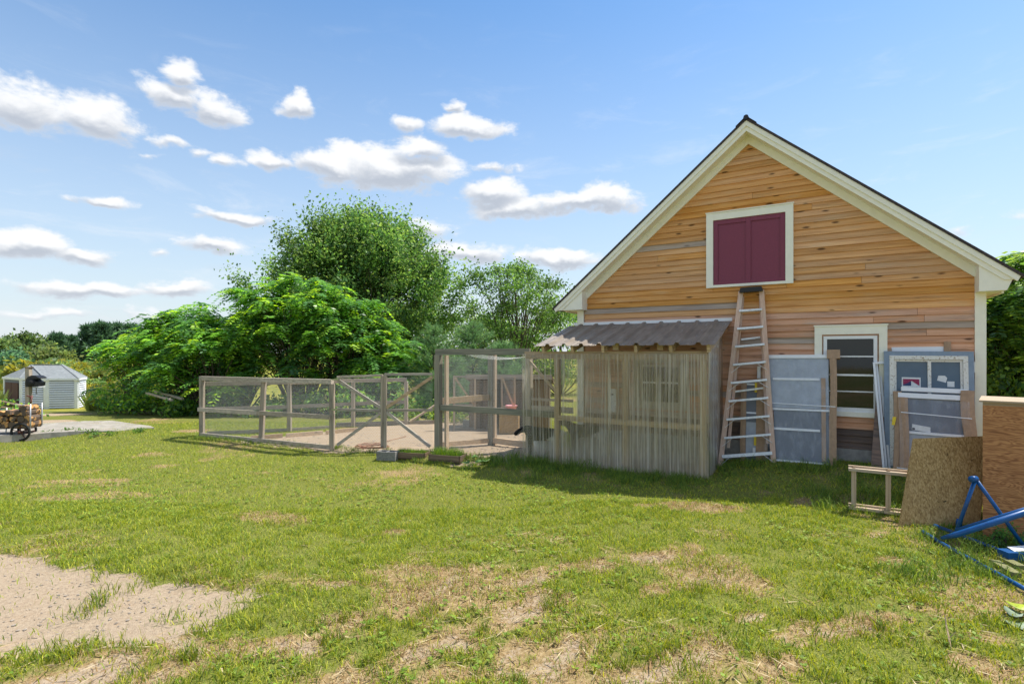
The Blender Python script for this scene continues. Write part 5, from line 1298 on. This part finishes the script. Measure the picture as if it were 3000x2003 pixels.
def crown_tree(name, label, base, top, rx, ry, zlow, ncl, nlf, clr, lsize, cols, trunk_r=.16, group=None, sub=6, vase=1.0, shape=1.9, mat='leaf', up=.4, seed=0, clump_up=.5, stems=1, spray=.85):
    o = thing(name, label, 'tree', base, 0, group); rs = np.random.default_rng(seed+100)
    H = top-base[2]; zl = zlow-base[2]
    # clump centres spread through a domed crown, denser towards its outside, with a lumpy outline
    th = rs.random(ncl)*2*math.pi; hh = rs.random(ncl)**.85; rad = rs.random(ncl)**.34
    env = np.clip(1-np.abs((hh-.32)/.68)**shape, 0.02, 1)**.5*np.where(hh < .32, .62+.38*(hh/.32), 1)
    lump = 1+.24*np.sin(th*3+seed)+.20*np.sin(th*5+hh*9+seed*2)+.18*np.sin(hh*14+th*2)
    cx = np.cos(th)*rad*env*rx*lump; cy = np.sin(th)*rad*env*ry*lump; cz = zl+hh*(H-zl)*(1-.10*rad)
    Cc = np.stack([cx, cy, cz], -1)
    per = nlf//ncl; L = np.repeat(Cc, per, 0)
    off = rng.normal(size=L.shape)*clr*np.array([1, 1, .8]); off[:, :2] *= spray; off[:, 2] = np.abs(off[:, 2])*clump_up*2-.3*clr; off[:, :2] += np.repeat(Cc[:, :2]/np.array([rx, ry]), per, 0)*off[:, 2:3]*.5
    # leaves sit on short upright or outward sprays
    V, F, c = leaves(L+off, lsize, up, .62, cols)
    tone = np.repeat(np.repeat(.58+.75*rs.random(ncl), per), 4)[:, None]
    link('crown', raw_mesh('crown', V, F, False, c*tone), M[mat], o)
    mb = MB(); roots = []
    for s_ in range(stems):
        a = s_*2.4; bx0 = Vector((.18*math.cos(a), .18*math.sin(a), -.2)) if stems > 1 else Vector((0, 0, -.2))
        topp = Vector((rx*.30*math.cos(a)*(stems > 1), ry*.3*math.sin(a)*(stems > 1), H*.86)); roots.append(branch(mb, bx0, topp, trunk_r, trunk_r*.12, .03, 9, 8))
    order = rs.permutation(ncl)[:max(30, ncl//sub)]
    for k in order:
        q = Cc[k]; sp = roots[k % stems]; f = np.clip((q[2]/H)*.75-.1-.25*math.hypot(q[0]/rx, q[1]/ry)*vase, .08, .95)
        p = sp[int(f*8)]; branch(mb, p, q, trunk_r*.34*(1-f*.6), .012, .09, 5, 5)
    mb.build('trunk', M['bark'], o, True); return o
def frond_tree(name, label, base, top, rx, ry, nfr, cols, group=None, seed=0, zlow=.45, flen=.62, leaf=.165, trunks=4, skirt=0.):
    """sumac: bare forking stems under a dome of drooping feathery leaves"""
    o = thing(name, label, 'tree', base, 0, group); rs = np.random.default_rng(seed+500); H = top-base[2]
    nb = max(26, nfr//17); th = rs.random(nb)*2*math.pi; rr_ = np.sqrt(rs.random(nb))
    zz = H*(zlow+(1-zlow)*np.sqrt(np.clip(1-(rr_*.96)**2, 0, 1)))*(.86+.16*rs.random(nb))-.10*H*rs.random(nb)
    inner = rs.random(nb) < .35; zz = np.where(inner, zz*rs.uniform(.5, .9, nb), zz)
    tips = np.stack([np.cos(th)*rr_*rx, np.sin(th)*rr_*ry, zz], -1)
    mb = MB(); 
    st = [Vector((rs.normal()*.25*rx*.4, rs.normal()*.25*ry*.4, -.2)) for _ in range(trunks)]
    for k in range(nb):
        q = Vector(tips[k]); s = min(st, key=lambda v: (v-Vector((q.x*.35, q.y*.35, 0))).length+random.random()*.3)
        fork = s.lerp(q, .42)+Vector((0, 0, .12*H)); branch(mb, s, fork, .040, .022, .05, 4, 5); branch(mb, fork, q-Vector((0, 0, .05)), .020, .007, .08, 4, 5)
    mb.build('stems', M['bark'], o, True)
    per = nfr//nb; C = np.repeat(tips, per, 0); n = len(C)
    a = rs.random(n)*2*math.pi; outw = np.stack([np.cos(a), np.sin(a), rs.normal(size=n)*.25+.15], -1); outw /= np.linalg.norm(outw, axis=1, keepdims=True)
    C = C+rs.normal(size=C.shape)*np.array([.10, .10, .10])
    side = np.cross(outw, np.array([0, 0, 1.])); side /= np.maximum(np.linalg.norm(side, axis=1, keepdims=True), 1e-6)
    fl = flen*(.7+.6*rs.random((n, 1))); LV = []; LC = []; tone = .75+.5*rs.random((n, 1)); base_c = cols[rs.integers(0, len(cols), n)]*tone
    npair = 9
    for k in range(npair):
        t = (k+.8)/npair; droop = np.array([0, 0, -1.])*(t*t*.55)*fl; p = C+outw*fl*t+droop
        ld = outw*.55+np.array([0, 0, -.35])
        for sg in (-1, 1):
            d = side*sg+ld+rs.normal(size=(n, 3))*.12; d /= np.linalg.norm(d, axis=1, keepdims=True)
            L = leaf*(1.15-.5*abs(t-.45))*(.8+.4*rs.random((n, 1))); w = np.cross(d, np.array([0, 0, 1.])+rs.normal(size=(n, 3))*.35); w /= np.maximum(np.linalg.norm(w, axis=1, keepdims=True), 1e-6); w = w*L*.19
            LV.append(np.stack([p, p+d*L*.45+w, p+d*L, p+d*L*.45-w], 1)); LC.append(base_c*(1+.12*rs.normal(size=(n, 1))))
    V = np.concatenate(LV).reshape(-1, 3); c = np.repeat(np.concatenate(LC), 4, 0)
    link('crown', raw_mesh('crown', V, np.arange(len(V)).reshape(-1, 4), False, np.clip(c, .005, 1)), M['leaf_gloss'], o)
    return o
def pine(name, label, base, H, Rr, nw, cols, nd=.16, tuft=14, group=None, seed=0, low=.05, fat=1.0, nw_=.035):
    o = thing(name, label, 'tree', base, 0, group); rs = np.random.default_rng(seed+900)
    mb = MB(); mb.tube([(0, 0, -.3), (0, 0, H*.5), (0, 0, H)], [.05*H/3, .03*H/3, .008], 7); P = []; D = []
    for w in range(nw):
        f = low+(1-low)*(w/nw); z = H*f; L = Rr*(1-f)**.8+.06*H; nbk = rs.integers(5, 8)
        for k in range(nbk):
            a = 2*math.pi*k/nbk+rs.random()*.7+w; up_ = .25+.5*f+rs.normal()*.08; Lk = L*(.7+.5*rs.random())
            tip = np.array([math.cos(a)*Lk, math.sin(a)*Lk, up_*Lk]); st0 = np.array([0, 0, z])
            mb.tube([tuple(st0), tuple(st0+tip*.5+[0, 0, -.03*Lk]), tuple(st0+tip)], [.014*H/3, .009*H/3, .004], 4, False)
            m = max(3, int(Lk/(nd*.55)))
            for j in range(m):
                t = .22+.78*j/m; c = st0+tip*t+rs.normal(size=3)*.05*Lk*fat; P.append(c); D.append(tip/np.linalg.norm(tip))
    P = np.array(P); D = np.array(D); C = np.repeat(P, tuft, 0); Dd = np.repeat(D, tuft, 0)
    d = Dd*.9+rng.normal(size=C.shape)*.75; d[:, 2] += .25; d /= np.linalg.norm(d, axis=1, keepdims=True)
    w = np.cross(d, rng.normal(size=C.shape)); w /= np.maximum(np.linalg.norm(w, axis=1, keepdims=True), 1e-6); L = nd*(.7+.6*rng.random((len(C), 1)))
    V = np.stack([C-w*L*nw_, C+w*L*nw_, C+d*L], 1).reshape(-1, 3)
    c = cols[rng.integers(0, len(cols), len(C))]*(.75+.5*rng.random((len(C), 1)))
    mb.build('trunk', M['bark'], o, True); link('crown', raw_mesh('crown', V, np.arange(len(V)).reshape(-1, 3), False, np.repeat(c, 3, 0)), M['needle'], o); return o
def bush(name, label, base, r, h, n, ls, cols, group=None, seed=0, cat='bush'):
    rs = np.random.default_rng(seed+40); k = max(6, n//90); th = rs.random(k)*6.28; q = np.sqrt(rs.random(k))
    Cc = np.stack([np.cos(th)*q*r, np.sin(th)*q*r, h*(.15+.85*rs.random(k))*np.sqrt(np.clip(1-(q*.9)**2, .1, 1))], -1)
    L = np.repeat(Cc, n//k, 0)+rng.normal(size=(k*(n//k), 3))*np.array([r*.22, r*.22, h*.14])
    L[:, 2] = np.abs(L[:, 2]); V, F, c = leaves(L, ls, .4, .6, cols); tone = np.repeat(np.repeat(.75+.5*rs.random(k), n//k), 4)[:, None]
    o = thing(name, label, cat, base, 0, group); link('foliage', raw_mesh('foliage', V, F, False, c*tone), M['leaf'], o)
    mb = MB()
    for i in range(min(k, 10)): branch(mb, (0, 0, -.1), Cc[i], .02*max(h, .6), .006, .1, 4, 4)
    mb.build('stems', M['bark'], o); return o
def onpx(px, Y): x = (px-CX)/F_PX*Y; return (x, Y, g1(x, Y))
# the big maple
b = onpx(1062, 26.5)
crown_tree('maple_tree', 'tall broad maple with a dense domed crown behind the sumacs', b, 8.7, 4.1, 4.0, 1.6, 520, 140000, .36, .15, C_MAPLE, .2, seed=3, stems=3, shape=2.3, clump_up=1.0, spray=.75)
# old apple-like tree with open crown
b = onpx(1500, 24)
crown_tree('apple_tree', 'open-crowned tree with a forked dark trunk between the maple and the barn', b, 6.2, 2.9, 2.5, 2.2, 220, 22000, .25, .11, C_APPLE, .13, seed=11, stems=3, sub=4, shape=2.0)
for i, (px, Y, top, rx, lab) in enumerate(((1640, 31, 4.9, 2.6, 'yellow-green tree just beyond the barn corner and the open-crowned tree'), (1420, 33, 4.4, 3.0, 'yellow-green tree low behind the open-crowned tree'), (1250, 34, 5.2, 3.2, 'dark leafy tree filling the gap right of the maple'))):
    crown_tree('background_tree', lab, onpx(px, Y), top, rx, 2.2, .2, 120, 9000, .35, .17, C_MAPLE*np.array([1.25, 1.15, 1]) if i < 2 else C_MAPLE*.9, .12, seed=20+i, group='trees behind the pen')
# sumac thicket
for i, (px, Y, top, rx, nf, lab) in enumerate(((405, 20.5, 2.9, 1.1, 600, 'small sumac at the field edge of the thicket'), (545, 19.5, 3.8, 1.75, 1150, 'leaning sumac with bare forked stems at the thicket end'), (700, 19.3, 4.55, 2.2, 1200, 'sumac with drooping feathery leaves behind the low fence corner'),
        (880, 19.0, 4.95, 2.3, 1350, 'tallest sumac in the middle of the thicket below the maple'), (1010, 19.2, 4.3, 1.9, 1150, 'sumac at the maple side of the thicket'), (1120, 19.5, 3.2, 1.6, 900, 'low bright sumac at the pine end of the thicket'), (610, 18.2, 3.0, 1.6, 1000, 'low sumac filling the front of the thicket'))):
    frond_tree('sumac_tree', lab, onpx(px, Y), top, rx, 1.5, nf, C_SUMAC, 'sumacs in the thicket behind the run', seed=i, zlow=.42 if i not in (5, 6) else .25, skirt=.2)
# undergrowth at the foot of the thicket
for i in range(17):
    px = 340+i*54+random.uniform(-15, 15); Y = 17.0+random.uniform(-.3, 1.2)+(1.2 if px < 420 else 0)
    under = ['small field-edge sumac', 'leaning sumac with forked stems', 'sumac behind the low fence corner', 'tallest sumac', 'sumac beside the maple', 'low bright sumac near the pines'][int(np.argmin([abs(px-q) for q in (375, 520, 700, 880, 1010, 1120)]))]
    bush('thicket_bush', 'dark leafy undergrowth at the foot of the '+under, onpx(px, Y), random.uniform(.55, .8), random.uniform(.6, 1.1), 700, .13, C_SUMAC*.75, 'undergrowth below the sumacs', 60+i)
for k, (a, b_, lab) in enumerate((((430, 1150, 16.9), (505, 1172, 16.7), 'grey fallen timber lying in the undergrowth below the sumacs'), ((455, 1146, 17.3), (535, 1168, 16.9), 'second grey fallen timber lying across the undergrowth'))):
    p = at(*a); q = at(*b_); o = MB().bar((0, 0, 0), q-p, .09, .06).build('fallen_timber', M['greywood_x']); o.location = p; tag(o, lab, 'timber')
# young white pines
for i, (px, Y, H, Rr, lab) in enumerate(((1270, 19.0, 3.0, 1.25, 'young soft-needled pine next to the thicket'), (1385, 18.6, 3.05, 1.45, 'broad young soft-needled pine behind the tall pen'), (1475, 18.2, 2.3, 1.2, 'smallest young pine behind the hutch'), (1330, 17.2, 1.9, .9, 'little pine showing through the tall pen wire'))):
    bs = onpx(px, Y); pine('young_pine', lab, bs, H-bs[2]*.9, Rr, 17, C_PINE, .20, 22, 'young pines behind the pen', 30+i)
# weeds along the far side of the run
for i in range(11):
    px = 1200+i*38; bush('weed_clump', 'yellow-green weeds growing along the far edge of the run', onpx(px, 15.4+random.uniform(-.2, .4)), .3, random.uniform(.35, .8), 160, .09, C_YEL*np.array([.7, 1, .8]), 'weeds at the far edge of the run', 90+i, 'weeds')
# beyond the field
for i, (px, Y, topy, Rr, lab) in enumerate(((165, 118, 985, 5.0, 'lone dark pine at the near end of the far pine row'), (205, 122, 992, 4.5, 'pine next in the far pine row'), (262, 126, 958, 6, 'tall dark pine in the far pine row'), (300, 124, 950, 6, 'tall dark pine in the far pine row'), (342, 128, 952, 6, 'tall dark pine in the far pine row'), (385, 126, 956, 6, 'tall dark pine in the far pine row'), (425, 124, 975, 6, 'tall dark pine in the far pine row'), (470, 122, 985, 6, 'tall dark pine in the far pine row'))):
    bs = onpx(px, Y); H = CZ+(HY-topy)/F_PX*Y-bs[2]; pine('far_pine', lab, bs, H, Rr*.62, 13, C_FARPINE, 1.3, 12, 'dark pines beyond the field', 130+i, .06, 1.9, .16)
for i, (px, Y, topy, rx, lab, cc_) in enumerate(((75, 110, 980, 4.6, 'rounded green tree beyond the shed roof', C_FAR), (115, 112, 1003, 3.6, 'rounded green tree right of the far house', C_FAR), (15, 105, 1000, 4, 'pale green tree left of the far house', C_FAR*1.15), (-60, 105, 990, 5, 'green tree at the far left of the field', C_FAR), (145, 100, 1030, 3, 'small olive tree before the far pines', C_FAR*np.array([1.1, .95, .9])), (30, 96, 1040, 2.2, 'low green tree in front of the far house', C_FARPINE*1.5), (-150, 110, 985, 6, 'broad green tree well left of the field', C_FAR))):
    bs = onpx(px, Y); crown_tree('far_tree', lab, bs, CZ+(HY-topy)/F_PX*Y, rx, 3, bs[2]+.3, 60, 3600, .75, .65, cc_, .2, 'trees beyond the field', 8, seed=60+i)
for i in range(30):
    Y = random.uniform(46, 96); px = random.uniform(-60, 420) if i > 7 else random.uniform(180, 340); r = random.uniform(.9, 2.0)
    bush('field_shrub', ('rounded golden shrub ' if i % 3 else 'rounded green shrub ')+('in the overgrown field close behind the white shed' if Y < 62 else 'far out in the overgrown field'), onpx(px, Y), r, r*random.uniform(.9, 1.3), 420, .32*r, C_YEL if i % 3 else C_FAR*1.3, 'shrubs in the overgrown field', 200+i)
# flowering field grass
n = 42000; yy = 24+(96-24)*rng.random(n)**1.6; pxx = rng.uniform(-120, 560, n); xx = (pxx-CX)/F_PX*yy
P = np.stack([xx, yy, gz(xx, yy)], -1); h = (.35+.7*rng.random(n)); cl = fbm(xx, yy, .25, 3)
colr = np.where((cl > .52)[:, None], np.array([(.40, .34, .04)]), np.array([(.17, .21, .05)]))*(.6+.8*rng.random((n, 1)))
dsh = np.hypot(xx-cen.x, yy-cen.y); kp = (dsh > 4.2) & ((yy > 40) | (pxx < 0) | (pxx > 262))
blades(P[kp], h[kp], .10+.16*rng.random(kp.sum()), .2+.4*rng.random(kp.sum()), colr[kp], 'field_plants', 'stuff', 'yellow flowering weeds covering the far field', 'field', False)
# trees past the barn's right corner
for i, (px, Y, top, rx, nf, lab) in enumerate(((3010, 13.2, 5.0, 1.7, 1200, 'bright sumac rising beside the barn eave'), (2935, 15.5, 4.4, 1.6, 1000, 'dark sumac beyond the barn corner'), (3110, 15.0, 5.6, 2.0, 900, 'sumac further right past the barn'))):
    frond_tree('sumac_tree', lab, onpx(px, Y), top, rx, 1.5, nf, C_RIGHT, 'sumacs past the right corner of the barn', seed=40+i, zlow=.2)
for i in range(7):
    bush('corner_bush', 'dark leafy bush growing past the right corner of the barn', onpx(2895+i*42, 12.8+random.uniform(-.3, .8)), .75, random.uniform(1.5, 2.3), 1100, .15, C_RIGHT*.8, 'bushes past the barn corner', 300+i)
# broad-leaved weeds
def leafplant(name, label, base, spec, mat, seed):
    o = thing(name, label, 'plant', base); r_ = random.Random(seed)
    for (dx, dy, h, L, a) in spec:
        n = 12; V = [(0, 0, 0)]; ca, sa = math.cos(a), math.sin(a)
        for k in range(n):
            t = 2*math.pi*k/n; rr_ = L*.5*(1+.12*math.cos(3*t)+(-.22 if k == 6 else 0)); lx_, ly_ = L*.5+rr_*math.cos(t), rr_*.85*math.sin(t)
            V.append((dx+lx_*ca-ly_*sa, dy+lx_*sa+ly_*ca, h-.25*abs(ly_)+.05*math.cos(t*2)*L))
        V[0] = (dx+L*.5*ca, dy+L*.5*sa, h-.03)
        lf = MB().add(V, [(0, k+1, (k+1) % n+1) for k in range(n)]).build('leaf', mat, o, True); lf.modifiers.new('thick', 'SOLIDIFY').thickness = .002
        MB().tube([(0, 0, -.02), (dx*.6, dy*.6, h*.7), (dx, dy, h)], .005, 5).build('stalk', M['limeleaf'], o)
    return o
M['weedleaf'] = plain('weed_leaf', (.10, .20, .04), .5, 0, .2, 12)
M['greyleaf'] = plain('grey_leaf', (.18, .24, .16), .6, 0, .2, 12)
leafplant('squash_plant', 'bright lime squash leaf at the edge of the dry turf', gp(gnd(3040, 1815)), [(-.02, .03, .09, .14, 2.6), (.05, -.05, .12, .15, 1.0)], M['limeleaf'], 1)
leafplant('squash_plant', 'grey-green squash leaves below the lime leaf', gp(gnd(3040, 1840)), [(-.05, .0, .03, .15, 2.8), (-.02, .06, .06, .14, 1.8)], M['greyleaf'], 2)
leafplant('burdock_plant', 'broad-leaved burdock in the long grass before the clear panels', gp(Vector((*bw(-4.35, 1.95), 0))), [(-.1, -.05, .09, .17, 3.6), (.05, -.08, .12, .18, 5.2), (.1, .02, .10, .16, .3), (0, .08, .14, .16, 1.8)], M['weedleaf'], 3)
for i, (px, py) in enumerate(((2905, 1600), (2945, 1612), (2985, 1606), (3030, 1625))):
    bush('leafy_weed', 'small feathery green weeds between the blue frame and the plywood box', gp(gnd(px, py)), .13, .20, 420, .03, np.array([(.10, .24, .05), (.07, .18, .05), (.15, .30, .06)]), 'feathery weeds by the plywood box', 400+i, 'weeds')
for i, (px, py) in enumerate(((150, 1266), (205, 1262), (255, 1268), (400, 1268), (300, 1274))):
    bush('slab_weed', 'low green weeds along the broken edge of the concrete slab', gp(gnd(px, py)), .22, .14, 200, .05, np.array([(.10, .2, .04), (.15, .26, .05)]), 'weeds along the slab', 420+i, 'weeds')
bush('brush_pile', 'low green brush under the pile of salvaged boards', (lpc.x, lpc.y, lpc.z), .9, .5, 900, .1, C_SUMAC, None, 440, 'brush')
